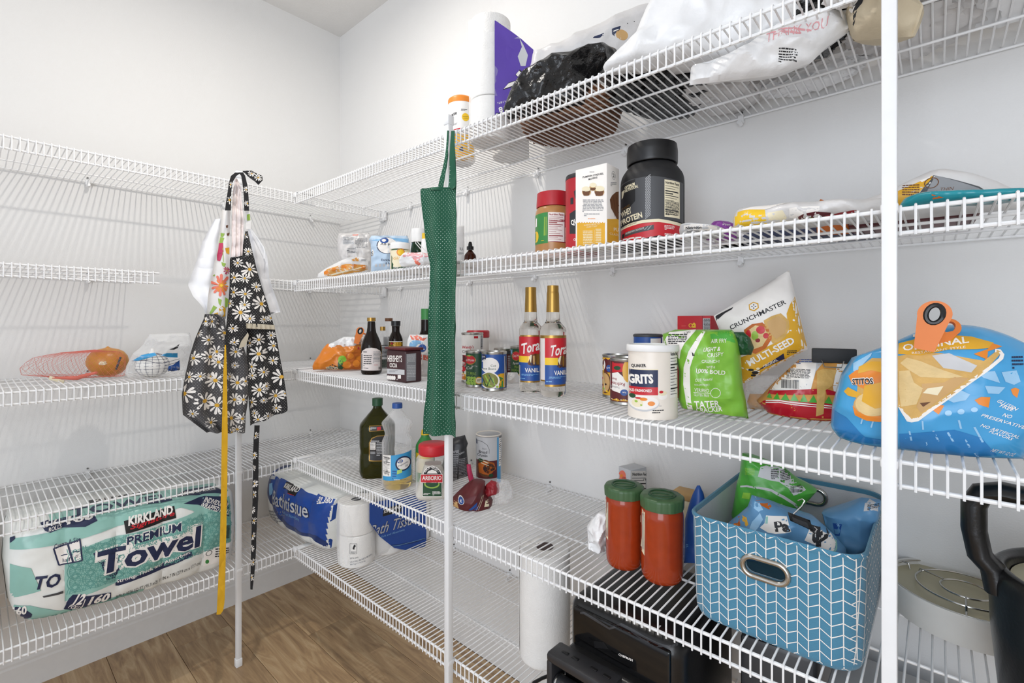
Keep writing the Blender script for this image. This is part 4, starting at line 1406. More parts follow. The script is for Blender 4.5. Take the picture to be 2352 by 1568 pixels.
item('noodle_bag', 'yellow ended clear bag of packets lying along the fourth shelf', 'bag', (2.1741,-.335,1.4201), .1794, [('bag', pill([(-.0984,.0443,.1099,.0298),(-.1056,.0371,.1154,.0278),(-.11,.0246,.1176,.0199),(-.11,.0017,.1187,.0005)], .12, .4, .5, .3, 60, 26, crumple=.012, cs=14, seed=43), 'greybag')], '''p 0 yellow -1129,119 -1056,335 -562,308 -528,19 -700,-237 -1129,-201
p 1 petal -984,342 -426,400 -96,359 -562,277
p 0 cream -521,211 -293,216 -194,23 -494,-8
p 0 petal -194,219 220,216 220,-20 -194,23
p 0 maroon -83,86 158,134 374,110 344,-150 -32,-144
p 0 dred 301,82 702,102 731,-144 344,-179
p 0 lime 32,59 270,48 251,-97 32,-105
p 0 breadgold 818,25 988,69 1182,60 1182,-23 875,-31
p 0 dgrey 731,-2 1182,-23 1182,-189 731,-173
t 1 petal 392,-96 555,-69 60 0 0|GRANOLA''')

item('rice_box', 'rust red packet edge showing above the clear bag', 'packet', (2.1962,-.2,1.4201), .1373, [('packet', pill([(-.0181,.0717,-.0139,.0671),(-.0209,.0653,.0237,.0525),(-.0244,.0415,.027,.034),(-.0244,.0025,.0303,.0005)], .03, .3, .3, .3, crumple=.002), 'nugget')], '''t 1 petal -205,550 -122,571 73 0 .02|CE
t 1 petal -115,538 -54,562 73 0 .02|NI''')

item('snack_pouch', 'big grey and yellow pouch standing tented behind the right-hand post', 'pouch', (2.329,-.27,1.4201), .0165, [('pouch', pill([(.0105,.0772,.0234,.0773),(-.0188,.0655,.0603,.0612),(-.0497,.0519,.0837,.0463),(-.0913,.042,.1017,.031),(-.0975,.0203,.1191,.0167),(-.0975,.0043,.1212,.0005)], .05, .6, .6, .5, 40, 30, crumple=.006, cs=9, seed=45), 'greybag')], '''p 0 mustard -1040,259 -815,336 -459,409 116,636 100,580 -42,398 -205,171 -305,166 -546,182 -908,215
p 1 petal -42,588 100,633 69,587 -10,557
b 1 brown -255,373 -42,335 -42,525 -255,566 5
p 1 lgrey -742,280 -459,317 -494,239 -724,254
c 2 ink -724,265 -494,228 -494,305 -724,344
p 0 dgrey 124,638 315,547 636,374 871,135 419,132 -42,251 -172,188
p 1 grey 147,629 315,537 622,357 830,152 419,169 21,334
o 2 brown 13 100,518 80
t 2 brown 360,234 529,244 76 .2 0|NUT
t 2 brown 193,376 345,368 46 .2 0|THIN''')

item('snack_pouch', 'teal pouch with white print lying under the grey tented pouch', 'pouch', (2.3749,-.345,1.4201), -.0311, [('pouch', pill([(-.0546,.028,.0613,.0134),(-.0673,.0225,.0652,.0106),(-.072,.0144,.0691,.0055),(-.072,.0074,.0711,.0005)], .07, .5, .5, .3, 44, 22, crumple=.012, cs=13, seed=46), 'pouchteal')], '''p 0 petal -295,6 -181,-2 -181,-193 -318,-195
c 1 ink -287,-87 -49,-123 -49,-43 -287,-5
p 0 lblue -181,38 80,9 552,-92 552,-130 -181,-12
b 1 ink -34,-135 382,-197 382,-121 -34,-55 3
p 0 nugget -333,166 -211,104 -325,103''')

item('bar_wrapper', 'flat dark blue and white wrapper seen from below through the wires', 'pouch', (2.101,-.17,1.4201), .2167, [('pouch', xf(rbox(.3, .10, .02, .008), (.03, 0, 0)), 'navy'), ('white_end', xf(rbox(.06, .1, .022, .006), (-.09, .0, 0)), 'white')])

item('bar_wrapper', 'flat reddish wrapper lying behind the right-hand post', 'pouch', (2.3106,-.2,1.4201), .0325, [('pouch', xf(rbox(.17, .12, .02, .008), (0, 0, 0)), 'maroon')])
# ---------------------------------------------------------------- top shelf

_p = [[(.0437,.1873),(.0437,.2046),(.0339,.2112)],[(.0339,.0),(.0452,.0093),(.0452,.186)]]
item('fiber_bottle', 'white fiber bottle with orange cap beside the tissue pack on the top shelf', 'bottle', (1.1868,-.2238,1.7703), .831, [('bottle_body', lathe(soften(_p[1], .004), 44), 'white'), ('orange_cap', lathe(soften(_p[0], .003), 44), 'orange')], '''p 0 mustard -616,843 510,795 510,113 -616,34
p 0 tan -616,53 510,132 510,-304 -616,-342
t 1 ink -497,1300 -145,1403 128 .25 .02|equate
t 1 grey -336,1081 -123,1117 83 0 0|Fiber
b 1 ink -18,1529 178,1538 178,1606 -18,1597 2
e 1 yellow 125,1354 238,1359 125,1226
l 2 ink 8 39,1362 208,1388
l 2 ink 8 50,1306 208,1332
p 1 red -243,972 39,1010 39,973 -243,938
b 1 red 76,868 246,875 246,906 76,899 1
p 1 navy -74,375 39,406 65,278 -63,251
p 1 petal 178,593 238,610 253,331 193,306
b 1 orange -130,109 133,118 133,213 -130,203 2''', (0,))

_t = thing('tissue_pack', 'tall film wrapped tissue pack with an upside down purple label', 'tissue', (1.385,-.285,1.7703), .767)
for _cx, _cy in ((-.005, 0), (.058, .118)):
    for _z, _rh in ((0, .117), (.1175, .23 if _cx < 0 else .205)):
        obj('tissue_roll', xf(lathe(soften([(.02, .001), (.0565, .001), (.0575, .003), (.0575, _rh - .003), (.0565, _rh - .001), (.02, _rh - .001)], .002), 40), (_cx, _cy, _z)), 'rolltissue', _t)
_wf = obj('wrapper_film', xf(pill([(-.07, .352, .05, .352), (-.068, .2, .066, .2), (-.066, .0, .066, .0)], .13, .35, .25, .05, crumple=.003, cs=20, seed=51), (0, .0, 0)), 'film', _t)
_pl = obj('purple_label', pill([(.0064,.3168,.009,.3169),(.0064,.2799,.0784,.2684),(.0064,.2337,.1156,.2362),(.0064,.1776,.1016,.1796),(.0064,.1182,.0784,.1196),(.0064,.0571,.1282,.0676)], .0012, nu=14, nv=14, const=True, crumple=.002, cs=12, y0=-.064, seed=52), 'purple', _t)
decal(_t, '''p 0 lgrey 602,2680 751,2716 817,2453 702,2186 784,1923 917,1926 983,2226 851,2520 751,2683
t 1 ink 758,1824 282,1252 517 0 .05|K
t 2 petal 735,1790 315,1279 431 0 .02|K
t 2 petal 924,1662 784,1609 172 0 .02|r
t 1 petal 348,807 163,771 138 0 .03|18
t 1 petal 371,963 136,919 62 0 0|s,187s
p 0 navy 57,561 321,566 321,625 57,621''', [_pl])


def basket(R_, H):
    V, F = [], []
    nz, nt = 22, 144
    rows = []
    for j in range(nz):
        z = H * j / (nz - 1)
        rows.append((R_ * (.9 + .1 * sin(pi / 2 * j / (nz - 1))), z))
    rows = [(R_ * .3, 0), (R_ * .6, 0), (R_ * .8, 0)] + rows + [(R_ * .97, H + .004), (R_ * .93, H), (R_ * .85, .01), (.01, .01)]
    for j, (r, z) in enumerate(rows):
        for i in range(nt):
            t = 2 * pi * i / nt
            k = 1 + (.03 if r > R_ * .5 else .0) * sin(24 * t + (pi if (j // 2) % 2 else 0)) + .008 * sin(71 * t + j)
            V.append(Vector((r * k * cos(t), r * k * sin(t), z + (.004 * sin(24 * t + j * 2) if z == 0 else 0) + (.004 if z == 0 else 0))))
    for j in range(len(rows) - 1):
        for i in range(nt):
            a, b = j * nt + i, j * nt + (i + 1) % nt
            F.append([a, b, b + nt, a + nt])
    F.append(list(range(nt))[::-1])
    F.append([len(V) - nt + i for i in range(nt)])
    return V, F


item('wicker_basket', 'brown woven basket under the black bag on the top shelf', 'basket', (1.60, -.205, 1.7703), .3, [('woven_body', xf(basket(.125, .07), sc=(1.1, 1, 1)), 'wicker')])

item('plastic_bag', 'glossy black crumpled plastic bag lying over the woven basket', 'bag', (1.6,-.345,1.8603), .6724, [('bag', pill([(.1647,.0769,.1969,.0655),(.1177,.065,.1911,.0539),(.0171,.0412,.1852,.0363),(-.0455,.0101,.1647,.0103),(-.0694,-.0251,.1471,-.0129),(-.0868,-.071,.1236,-.0419),(-.0724,-.0968,.1177,-.0714)], .11, .5, .5, .4, 50, 40, .02, 11, 54), 'blackbag')])
item('plastic_bag', 'black plastic bag filling the shelf between the basket and white bags', 'bag', (1.86, -.21, 1.7703), 0, [('bag', blob(.22, .30, .075, 5, .2), 'blackbag')])

item('plastic_bag', 'thin white plastic bag with blue print at the back of the top shelf', 'bag', (1.66,-.17,1.8103), .5527, [('bag', pill([(.1337,.2796,.1761,.2748),(-.003,.2341,.1519,.2241),(-.099,.1955,.1276,.1699),(-.1711,.1829,.0969,.1286),(-.181,.1215,.0411,.0827)], .12, .45, .5, .4, 40, 34, .012, 11, 55), 'greybag')], '''p 0 navy -77,1752 -30,1812 207,1869 191,1790 97,1751
p 0 navy 404,1945 629,2017 598,1909 473,1826 473,1778 411,1832
p 1 petal 442,1903 582,1943 573,1921 448,1876
e 0 tan 660,1808 815,1792 660,1687
e 0 ink 799,2086 812,2084 799,2073
e 0 ink 969,2141 981,2140 969,2128''', jump=.05)

item('plastic_bag', 'big white plastic bag at the shelf edge right of the black bag', 'bag', (1.9,-.345,1.8203), .4441, [('bag', pill([(.0264,.1651,.2757,.1141),(.0027,.1054,.2959,.0507),(-.0164,.0716,.3079,.0258),(-.0358,.0273,.2959,-.0131),(-.0653,.0094,.2552,-.034),(-.0977,-.0187,.1923,-.0475),(-.0952,-.0293,.1269,-.0472)], .15, .45, .45, .4, 54, 44, .02, 9, 56), 'whitebag')])

item('plastic_bag', 'white plastic bag with faded red print seen through the wires', 'bag', (2.03,-.36,1.7703), .33, [('bag', pill([(.2147,.0187,.2281,.0154),(.1353,.022,.2259,.0052),(.0857,.0055,.2147,-.0189),(.0496,-.018,.1827,-.0387),(-.0373,-.0292,.1592,-.0611),(-.0401,-.0618,.1008,-.0716)], .08, .45, .45, .4, 40, 30, .012, 16, 57), 'whitebag')], '''t 0 pink 857,-301 1780,-199 163 .2 0|THANK YOU
b 0 pink 933,-189 1592,-335 1592,-197 933,-47 2
b 0 ink 1058,-613 1353,-673 1353,-477 1058,-415 6''', jump=.05)
item('plastic_bag', 'crumpled black bag between white bags near the right-hand post', 'bag', (2.13, -.22, 1.7703), .1, [('bag', blob(.2, .14, .11, 7, .22), 'blackbag')])
item('plastic_bag', 'greyish white bag lying at the wall behind the protein tub top', 'bag', (1.965, -.12, 1.7703), 0, [('bag', blob(.2, .22, .09, 8, .2), 'greybag')])  # bag enlarged and shifted to block stray lamp light on the back wall

item('plastic_bag', 'white bag with dark red print at the wall on the top shelf', 'bag', (2.14,-.075,1.7703), 0, [('bag', blob(.22, .12, .09, 9, .22), 'whitebag')], '''p 0 dred 56,-210 440,-209 494,-401 278,-444 56,-356
p 0 dred -1196,-221 -968,-255 -968,-353 -1180,-289
e 0 dred -677,-419 -621,-436 -677,-474''', jump=.06)

item('paper_bag', 'tan folded paper bag with bold black print beside the right-hand post', 'bag', (2.225,-.3,1.7703), .1224, [('bag', pill([(.007,.0737,.0757,.0455),(.0091,.0302,.0913,.0039),(.0048,.0078,.1066,-.0268),(.0091,-.0178,.1009,-.0472),(.0157,-.0413,.0952,-.0602)], .13, .4, .45, .4, 34, 30, .014, 16, 59), 'paperbag')], '''p 0 ink -7,125 200,208 306,273 348,152 264,-80 91,-178 178,57
t 1 petal 139,-115 317,190 118 0 .03|2020
p 0 ink 80,-201 200,-136 167,-270 102,-301''', jump=.05)
item('cardboard_box', 'brown cardboard box at the right end of the top shelf', 'box', (2.50, -.245, 1.7703 + .10), -.06, [('box', rbox(.24, .2, .12, .002), 'cardboard'), ('flap', xf(rbox(.24, .09, .003, .001), (0, -.08, .121), (.25, 0, 0)), 'cardboard')])
item('plastic_bag', 'grey plastic bag crumpled under the cardboard box', 'bag', (2.33, -.16, 1.7703), .2, [('bag', blob(.22, .24, .11, 12, .22), 'greybag')])

item('plastic_bag', 'white plastic bag with blue lettering at the far right of the top shelf', 'bag', (2.47,-.2,1.7703), 0, [('bag', blob(.26, .3, .115, 13, .2), 'whitebag')], '''b 0 navy -1427,-1103 -1065,-1232 -1065,-1042 -1427,-906 5
t 0 navy -644,-1086 -516,-1090 52 0 .02|respon
b 0 navy -1207,-1133 -564,-1366 -564,-1253 -1207,-1013 3''', jump=.06)
item('plastic_bag', 'loose white bag lying between the paper bag and the blue lettered bag', 'bag', (2.30, -.33, 1.7703), .5, [('bag', blob(.2, .14, .08, 15, .25), 'whitebag')])

# ---------------------------------------------------------------- second lowest shelf

_p = [[(.0183,.2446),(.0183,.2698)],[(.0565,.0),(.0624,.0126),(.0616,.0692),(.0586,.086),(.0616,.1028),(.0616,.1762),(.0586,.1825),(.0186,.2308),(.0152,.2371),(.0152,.2438)]]
item('oil_bottle', 'tall dark green olive oil bottle with ribbed green cap', 'bottle', (.8452,-.3178,.713), .9998, [('bottle_body', lathe(soften(_p[1], .008), 56, sq=3), 'oliveoil'), ('screw_cap', lathe(soften(_p[0], .002), 48, bulge=lambda t, z: 1 + .012 * sin(48 * t)), 'dgreen')], '''p 0 gold -272,1841 228,1841 228,1659 -272,1652
p 1 charcoal -252,1823 212,1821 212,1677 -252,1672
p 2 red -17,1792 113,1801 113,1691 -17,1682
b 2 lgrey -236,1696 -37,1684 -37,1785 -236,1797 3
p 0 gold -280,631 -280,1261 -199,1424 -17,1497 351,1494 351,581 -139,619
p 1 charcoal -260,663 -260,1251 -179,1402 -9,1471 351,1473 351,615 -122,643
b 2 lgrey -219,1215 65,1195 65,1322 -219,1341 2
n 2 petal -244,1027 -66,1015 -66,1280 -244,1292 ink
b 2 lgrey -37,780 228,760 228,1248 -37,1266 9
c 2 lgrey -236,871 -74,859 -74,952 -236,964''')

_p = [[(.0167,.259),(.0167,.2708),(.0158,.2753)],[(.0452,.0),(.0497,.0057),(.0498,.0323),(.0492,.1234),(.0488,.1537),(.0425,.165),(.0382,.1764),(.048,.2031),(.05,.2088),(.0494,.2145),(.0158,.2506),(.0134,.2533),(.0134,.2582)]]
_b = soften(_p[1], .006)
_z = _b[-1][1] * .255
_liq = [(r * .955, z + .002) for r, z in _b if z < _z] + [(_b[0][0] * 1.0, _z)]
_rb = lambda t, z: 1 + (.012 * sin(26 * t) if z > .12 else 0)
item('oil_bottle', 'clear ribbed vegetable oil bottle with blue cap, nearly empty', 'bottle', (1.0096,-.3483,.713), .961, [('bottle_body', lathe(_b, 104, bulge=_rb), 'clearpet'), ('yellow_oil', lathe(_liq, 48), 'vegoil'), ('blue_cap', lathe(soften(_p[0], .002), 40), 'blue')], '''p 0 sky -514,1111 -213,1146 167,1191 532,1247 532,427 167,376 -213,339 -514,312
p 1 petal -451,1130 -202,1160 -202,482 -451,454
n 1 petal -443,508 -206,490 -206,1106 -443,1122 ink
e 1 navy 186,869 424,941 264,642
e 2 petal 193,868 392,928 256,687
e 2 blue 83,962 174,956 83,891
t 3 petal 22,946 144,969 35 0 0|Great
t 3 navy 22,763 339,866 66 0 0|Vegetable
t 3 navy 251,746 327,768 66 0 0|Oil
p 3 lgreen -5,675 147,703 147,585 -16,546
b 1 petal -107,350 186,327 186,367 -107,389 1
b 1 blue -157,354 -24,344 -24,656 -157,666 4''')

_p = [[(.0145,.1554),(.0124,.1711)],[(.0329,.0),(.0329,.0958),(.032,.1209),(.0201,.1397),(.0135,.1491),(.0135,.1548)]]
item('juice_bottle', 'green lemon juice bottle with yellow cap behind the rice jar', 'bottle', (1.0244,-.2446,.713), .9053, [('bottle_body', lathe(soften(_p[1], .006), 44), 'green'), ('yellow_cap', lathe(soften(_p[0], .002), 32), 'yellow')], '''p 0 yellow -347,818 349,782 349,954 -347,988
p 0 cream -347,326 349,287 349,782 -347,818''')

_p = [[(.0427,.1295),(.0453,.1342),(.0453,.1584),(.0402,.1622)],[(.0488,.0),(.0535,.006),(.0526,.1117),(.0471,.1186),(.0381,.129)]]
_b = soften(_p[1], .005)
item('rice_jar', 'clear square jar of white rice with a red lid', 'jar', (1.1589,-.3193,.713), .8894, [('jar_body', lathe(_b, 56, sq=4.5), 'clearpet'), ('rice', lathe([(r * .97, z + .0015) for r, z in _b if z < _b[-1][1] * .72] + [(_b[6][0] * .5, _b[-1][1] * .77)], 56, sq=4.5), 'rice'), ('red_lid', lathe(soften(_p[0], .003), 48), 'red')], '''p 0 petal -323,142 271,106 271,550 -323,583
p 1 dgreen -306,158 259,125 259,539 -306,570
p 0 petal -306,788 -271,918 -184,1017 -24,1074 136,1001 230,893 268,758
p 1 ink -288,793 -253,915 -169,1002 -24,1056 119,987 209,891 248,765
p 2 petal -184,840 -140,912 -24,950 93,900 136,824
t 2 petal -227,872 -82,1012 65 0 .02|RICE
t 2 petal -68,1017 195,850 65 0 .02|SELECT
e 2 leaf -33,508 195,495 -33,378
e 3 dgreen -33,523 160,512 -33,422
p 3 petal -369,568 294,531 294,792 -369,826
p 4 red -358,579 283,544 283,781 -358,814
t 5 petal -323,642 253,622 130 0 .02|ARBORIO
b 2 petal -285,183 -82,171 -82,239 -285,251 2
b 2 petal -24,159 224,144 224,281 -24,295 4''', (0,))

item('foil_pouch', 'dark grey foil pouch standing behind the first post', 'pouch', (1.1459,-.21,.713), .8417, [('pouch', pill([(-.0074,.1576,.0288,.1654),(-.0299,.1388,.0388,.1372),(-.0347,.1195,.0346,.1227),(-.0459,.0715,.0378,.0838),(-.0619,.0213,.0427,.0497),(-.0523,.0005,.0443,.0302)], .08, .45, .45, .3, crumple=.006, cs=16, seed=61), 'charcoal')], '''p 0 grey -161,1207 86,1257 16,214 -161,126
b 1 ink -148,252 54,245 54,1152 -148,1159 16
t 0 lgrey 92,1087 270,1155 51 .2 0|TERRA
b 0 grey 70,21 371,9 371,967 70,977 18
b 0 grey -466,-338 -372,-342 -372,229 -466,233 14''')

_h = [(.044,.0),(.044,.1597)]
item('crumb_canister', 'white and blue bread crumb canister open at the top', 'canister', (1.1961,-.1067,.713), .7745, [('cardboard_body', lathe(soften([(_h[0][0], 0), (_h[0][0], _h[1][1])], .002), 48), 'lgrey'), ('rim', xf(lathe([(.0425, -.004), (.044, -.003), (.044, .001), (.042, .003), (.039, .001), (.039, -.004), (.001, -.004)], 48), (0, 0, _h[1][1])), 'orangewhite')], '''p 0 sky 280,-84 465,-87 465,1629 280,1631
n 1 petal 335,565 465,563 465,1619 335,1620 ink
p 0 maroon -416,803 280,793 280,209 -416,187
e 1 brown -118,539 141,535 -118,247
p 2 nugget -345,672 -151,799 173,730 238,502 11,310 -313,380
e 2 dbrown 11,537 206,534 11,375
e 2 brown 76,634 206,632 76,504
p 3 cream -313,818 -151,799 11,726 -21,713 -183,774 -313,795
p 3 cream -248,736 11,651 -5,635 -264,710
e 3 dgreen -264,801 -180,800 -264,742
e 3 dgreen 76,309 154,308 76,244
t 1 ink -326,1035 -47,1038 97 0 .01|Bread
t 1 ink -377,926 -41,927 97 0 .01|Crumbs
t 1 grey -216,1170 -67,1174 52 0 0|Plain
l 1 ink 10 -416,1451 -216,1432 -54,1333 21,1170 11,1040
p 1 navy -423,1500 -384,1451 -377,1321 -416,1321''', (0,))

item('bread_bag', 'maroon bread bag tied at the end, lying at the foot of the first post', 'bag', (1.3307,-.3,.713), .8021, [('bag', pill([(-.0085,.0799,.0286,.0753),(-.0284,.0617,.0286,.0604),(-.0512,.0425,.0286,.043),(-.0681,.028,.0515,.0201),(-.0681,.0107,.0486,.0028),(-.0455,.0057,.04,.0005)], .12, .5, .45, .3, 36, 30, .009, 18, 63), 'maroon'), ('tied_end', pill([(.0464,.0772,.0667,.0709),(.029,.0617,.0711,.0548),(.0261,.0443,.0696,.0403),(.0232,.0299,.0435,.0322)], .035, crumple=.008, cs=30, seed=64), 'dred'), ('clear_tail', pill([(.0634,.0815,.0981,.0748),(.0547,.0528,.1097,.0456),(.0518,.0298,.1097,.0224),(.0547,.0095,.0923,.0056)], .05, crumple=.012, cs=30, seed=65), 'film')], '''p 0 tan -717,125 -607,316 -469,450 -511,257 -469,132
e 1 petal -403,365 -315,363 -403,265
e 2 blue -403,365 -329,363 -403,282
t 3 petal -436,322 -370,325 78 .2 0|K
p 0 blue -194,137 55,352 28,214 -111,113
p 0 blue -55,111 83,240 55,108
l 0 cream 11 28,103 194,460
l 0 cream 11 83,96 236,444
p 0 cream 250,152 319,428 389,315 389,120''')

item('scoop', 'rose red plastic scoop handle behind the bread bag', 'scoop', (1.2279,-.22,.713), .8111, [('handle', pill([(-.014,.0876,-.0016,.0872),(-.0134,.0673,.0021,.0668),(-.0094,.045,.0077,.0444),(-.0047,.0227,.0171,.0275),(-.0047,.0005,.0202,.0033)], .02, .4, .4, .3, crumple=0), 'rose')])
MT['jarred'] = ('a23a18', .12, dict(var=.1, vs=60))

_p = [[(.0424,.1545),(.0436,.1746),(.0391,.1775)],[(.0331,.0),(.0379,.0044),(.04,.0207),(.041,.1341),(.0413,.1457),(.0395,.1531)]]
_q = [[(.0437,.1524),(.0447,.1745),(.0401,.1772)],[(.0335,.0),(.041,.0053),(.0429,.0194),(.044,.131),(.0434,.1417),(.0409,.151)]]


def lid_notch(t, z):
    return 1 + (.022 if sin(10 * t) > .35 else 0)


def sauce(label, O, th, p, dec):
    r = p[0][0][0]
    lid = lathe(soften(p[0], .004), 120, bulge=lid_notch)
    top = p[0][-1][1]
    emb = join(xf(tube([(r * .62 * cos(a * pi / 16), r * .62 * sin(a * pi / 16), 0) for a in range(32)], .0022, 6, True), (0, 0, top)),
               xf(tube([(r * .5 * cos(a * pi / 12), r * .22 * sin(a * pi / 12) - .003, 0) for a in range(24)], .0016, 6, True), (0, 0, top)))
    item('sauce_jar', label, 'jar', O, th, [('jar_body', lathe(soften(p[1], .007), 64), 'jarred'), ('green_lid', lid, 'limecap'), ('lid_emblem', emb, 'dgreen')], dec, (0,), 'tomato sauce jars')


sauce('tomato sauce jar with green lid standing against the blue bin', (1.9087,-.3091,.713), .4223, _q, '''p 0 cream -436,1491 -342,1440 -349,541 -436,606
b 1 grey -409,619 -353,628 -353,1404 -409,1397 30''')

sauce('tomato sauce jar with green lid behind the other one', (1.8187,-.3074,.713), .4959, _p, '''p 0 cream -409,1455 -344,1420 -348,584 -409,609
b 1 grey -384,632 -352,635 -352,1398 -384,1395 26''')
# small carton behind the jars

_w, _d, _h = .045, .06, .147
_t = item('gelatin_box', 'small white carton with a nutrition panel behind the sauce jars', 'box', (1.7338,-.115,.713), -.3, [('carton', xf(rbox(_w, _d, _h, .001), (-_w / 2, _d / 2, 0)), 'lgrey')], '''e 0 coral -317,1230 -175,1270 -317,1071
e 1 orange -336,1238 -285,1252 -336,1197
e 0 coral -246,1135 -140,1165 -246,1032
p 0 ink -537,1705 0,1474 0,1451 -537,1679''')
decal(_t, '''n 0 petal 14,319 692,179 692,1345 14,1454 ink
t 2 ink 477,1122 648,1098 55 0 .02|110''', [c for c in _t.children if c.name.startswith('carton')], 'side_print', frame=Matrix.Rotation(pi / 2, 4, 'Z'))

item('tissue_wad', 'crumpled white tissue beside the left sauce jar', 'tissue', (1.7469,-.3,.713), .5477, [('tissue', pill([(-.0015,.091,.0171,.0928),(-.0266,.0585,.0193,.0751),(-.0247,.0406,.0204,.0453),(-.0247,.0105,.0182,.0151),(-.0059,.0005,.016,.0029)], .06, .5, .5, .3, crumple=.014, cs=34, seed=66), 'whitebag')])

item('tin_box', 'pale tan box with ribbed orange top behind the jars', 'box', (1.8642,-.06,.713), 0, [('box', rbox(.06, .05, .0905, .003), 'cream'), ('lid', xf(rbox(.064, .054, .018, .004), (0, 0, .0905)), 'tan')])

item('snack_pouch', 'dark blue pouch squeezed between the front sauce jar and the bin', 'pouch', (1.9371,-.21,.713), .3642, [('pouch', pill([(.0084,.1786,.0143,.1793),(-.0005,.1592,.0221,.1621),(-.0074,.1388,.027,.1349),(-.0174,.0984,.0289,.1053),(-.0194,.0005,.0289,.0092)], .035, crumple=.003, cs=16, seed=67), 'blue')], '''t 0 petal -175,603 -140,701 62 0 0|Y
b 0 lblue -150,369 -101,377 -101,480 -150,472 3''')

# ---- fabric bin
BX, BY, BW, BD, BH = 2.131, -.212, .268, .372, .186
MT['rimdark'] = ('36505a', .85, dict(bump=(700, .12)))


def rrect(w, d, r, z, n=8):
    P = []
    for cx, cy, a in ((w / 2 - r, d / 2 - r, 0), (-w / 2 + r, d / 2 - r, pi / 2), (-w / 2 + r, -d / 2 + r, pi), (w / 2 - r, -d / 2 + r, 1.5 * pi)):
        for i in range(n + 1):
            t = a + pi / 2 * i / n
            P.append(Vector((cx + r * cos(t), cy + r * sin(t), z)))
    return P


def loops(L, cap0=True, cap1=True):
    n = len(L[0])
    V = [p for l in L for p in l]
    F = []
    for j in range(len(L) - 1):
        for i in range(n):
            a, b = j * n + i, j * n + (i + 1) % n
            F.append([a, b, b + n, a + n])
    if cap0:
        F.append(list(range(n))[::-1])
    if cap1:
        F.append([len(V) - n + i for i in range(n)])
    return V, F


_bt = thing('storage_bin', 'blue fabric bin with white chevron lines and metal oval handles', 'bin', (BX, BY, .713), 0)
outer = [rrect(BW * .92, BD * .94, .045, 0), rrect(BW * .95, BD * .965, .045, .003), rrect(BW * .97, BD * .978, .043, .012), rrect(BW * .98, BD * .985, .042, .04), rrect(BW * .992, BD * .993, .04, BH * .6), rrect(BW, BD, .038, BH - .004)]
rimo = [rrect(BW + .003, BD + .003, .04, BH - .006), rrect(BW + .005, BD + .005, .04, BH - .001), rrect(BW, BD, .038, BH + .003), rrect(BW - .006, BD - .006, .036, BH + .002), rrect(BW - .009, BD - .009, .034, BH - .006)]
inner = [rrect(BW - .008, BD - .008, .034, BH - .002), rrect(BW * .95 - .01, BD * .95 - .01, .036, .03), rrect(BW * .9 - .01, BD * .9 - .01, .04, .008)]
HC = (-.0019,.1266)     # handle centre on the front face
HL, HH = .062, .0125


def stadium(L, h, n=10):
    return [(L / 2 - h + h * cos(t), h * sin(t)) for t in [-pi / 2 + pi * i / n for i in range(n + 1)]] + [(-L / 2 + h + h * cos(t), h * sin(t)) for t in [pi / 2 + pi * i / n for i in range(n + 1)]]


def cut_hole(g, cx, cz, L, h, y0, y1):
    me1 = bpy.data.meshes.new('shell')
    me1.from_pydata([tuple(v) for v in g[0]], [], g[1])
    o1 = bpy.data.objects.new('shell', me1)
    S_ = stadium(L, h)
    n = len(S_)
    V = [(cx + x, y, cz + z) for y in (y0, y1) for x, z in S_]
    F = [list(range(n)), [n + i for i in range(n)][::-1]] + [[i, n + i, n + (i + 1) % n, (i + 1) % n] for i in range(n)]
    me2 = bpy.data.meshes.new('cutter')
    me2.from_pydata(V, [], F)
    bm = bmesh.new()
    bm.from_mesh(me2)
    bmesh.ops.recalc_face_normals(bm, faces=bm.faces)
    bm.to_mesh(me2)
    bm.free()
    bm = bmesh.new()
    bm.from_mesh(me1)
    bmesh.ops.recalc_face_normals(bm, faces=bm.faces)
    bm.to_mesh(me1)
    bm.free()
    o2 = bpy.data.objects.new('cutter', me2)
    COL.objects.link(o1)
    COL.objects.link(o2)
    md = o1.modifiers.new('b', 'BOOLEAN')
    md.object = o2
    md.operation = 'DIFFERENCE'
    md.solver = 'EXACT'
    dg = bpy.context.evaluated_depsgraph_get()
    me = bpy.data.meshes.new_from_object(o1.evaluated_get(dg))
    out = ([v.co.copy() for v in me.vertices], [list(p.vertices) for p in me.polygons])
    for o in (o1, o2):
        bpy.data.objects.remove(o)
    return out


_shell = cut_hole(loops(outer + [rrect(BW - .006, BD - .006, .036, BH - .004), rrect(BW * .95 - .008, BD * .95 - .008, .036, .03), rrect(BW * .9 - .01, BD * .9 - .01, .04, .008)]), HC[0], HC[1], HL, HH, -BD * .6, -BD * .4)
_fo = obj('fabric_body', _shell, 'tealbin', _bt, ang=50)
_ri = obj('bound_rim', loops(rimo, False, False), 'tealbin', _bt)
obj('lining', cut_hole(loops([rrect(BW - .0062, BD - .0062, .035, BH - .005)] + [rrect(BW * .95 - .0085, BD * .95 - .0085, .036, .03), rrect(BW * .9 - .0105, BD * .9 - .0105, .04, .0085)] + [rrect(BW * .9 - .0125, BD * .9 - .0125, .04, .0095), rrect(BW * .95 - .0105, BD * .95 - .0105, .035, .031), rrect(BW - .0082, BD - .0082, .034, BH - .005)], False, False), HC[0], HC[1], HL, HH, -BD * .6, -BD * .4), 'lining', _bt)
for _n, _s in ((0, -1), (1, 1)):
    yy = {0: -BD / 2 * .992 - .001, 1: BD / 2 * .96 - .009}[_n]
    obj('oval_handle', tube([(HC[0] + x, yy, HC[1] + (.03 if _n else 0) + z) for x, z in stadium(HL + .008, HH + .004)], .0048, 10, True), 'nickel' if _n == 0 else 'steel', _bt)


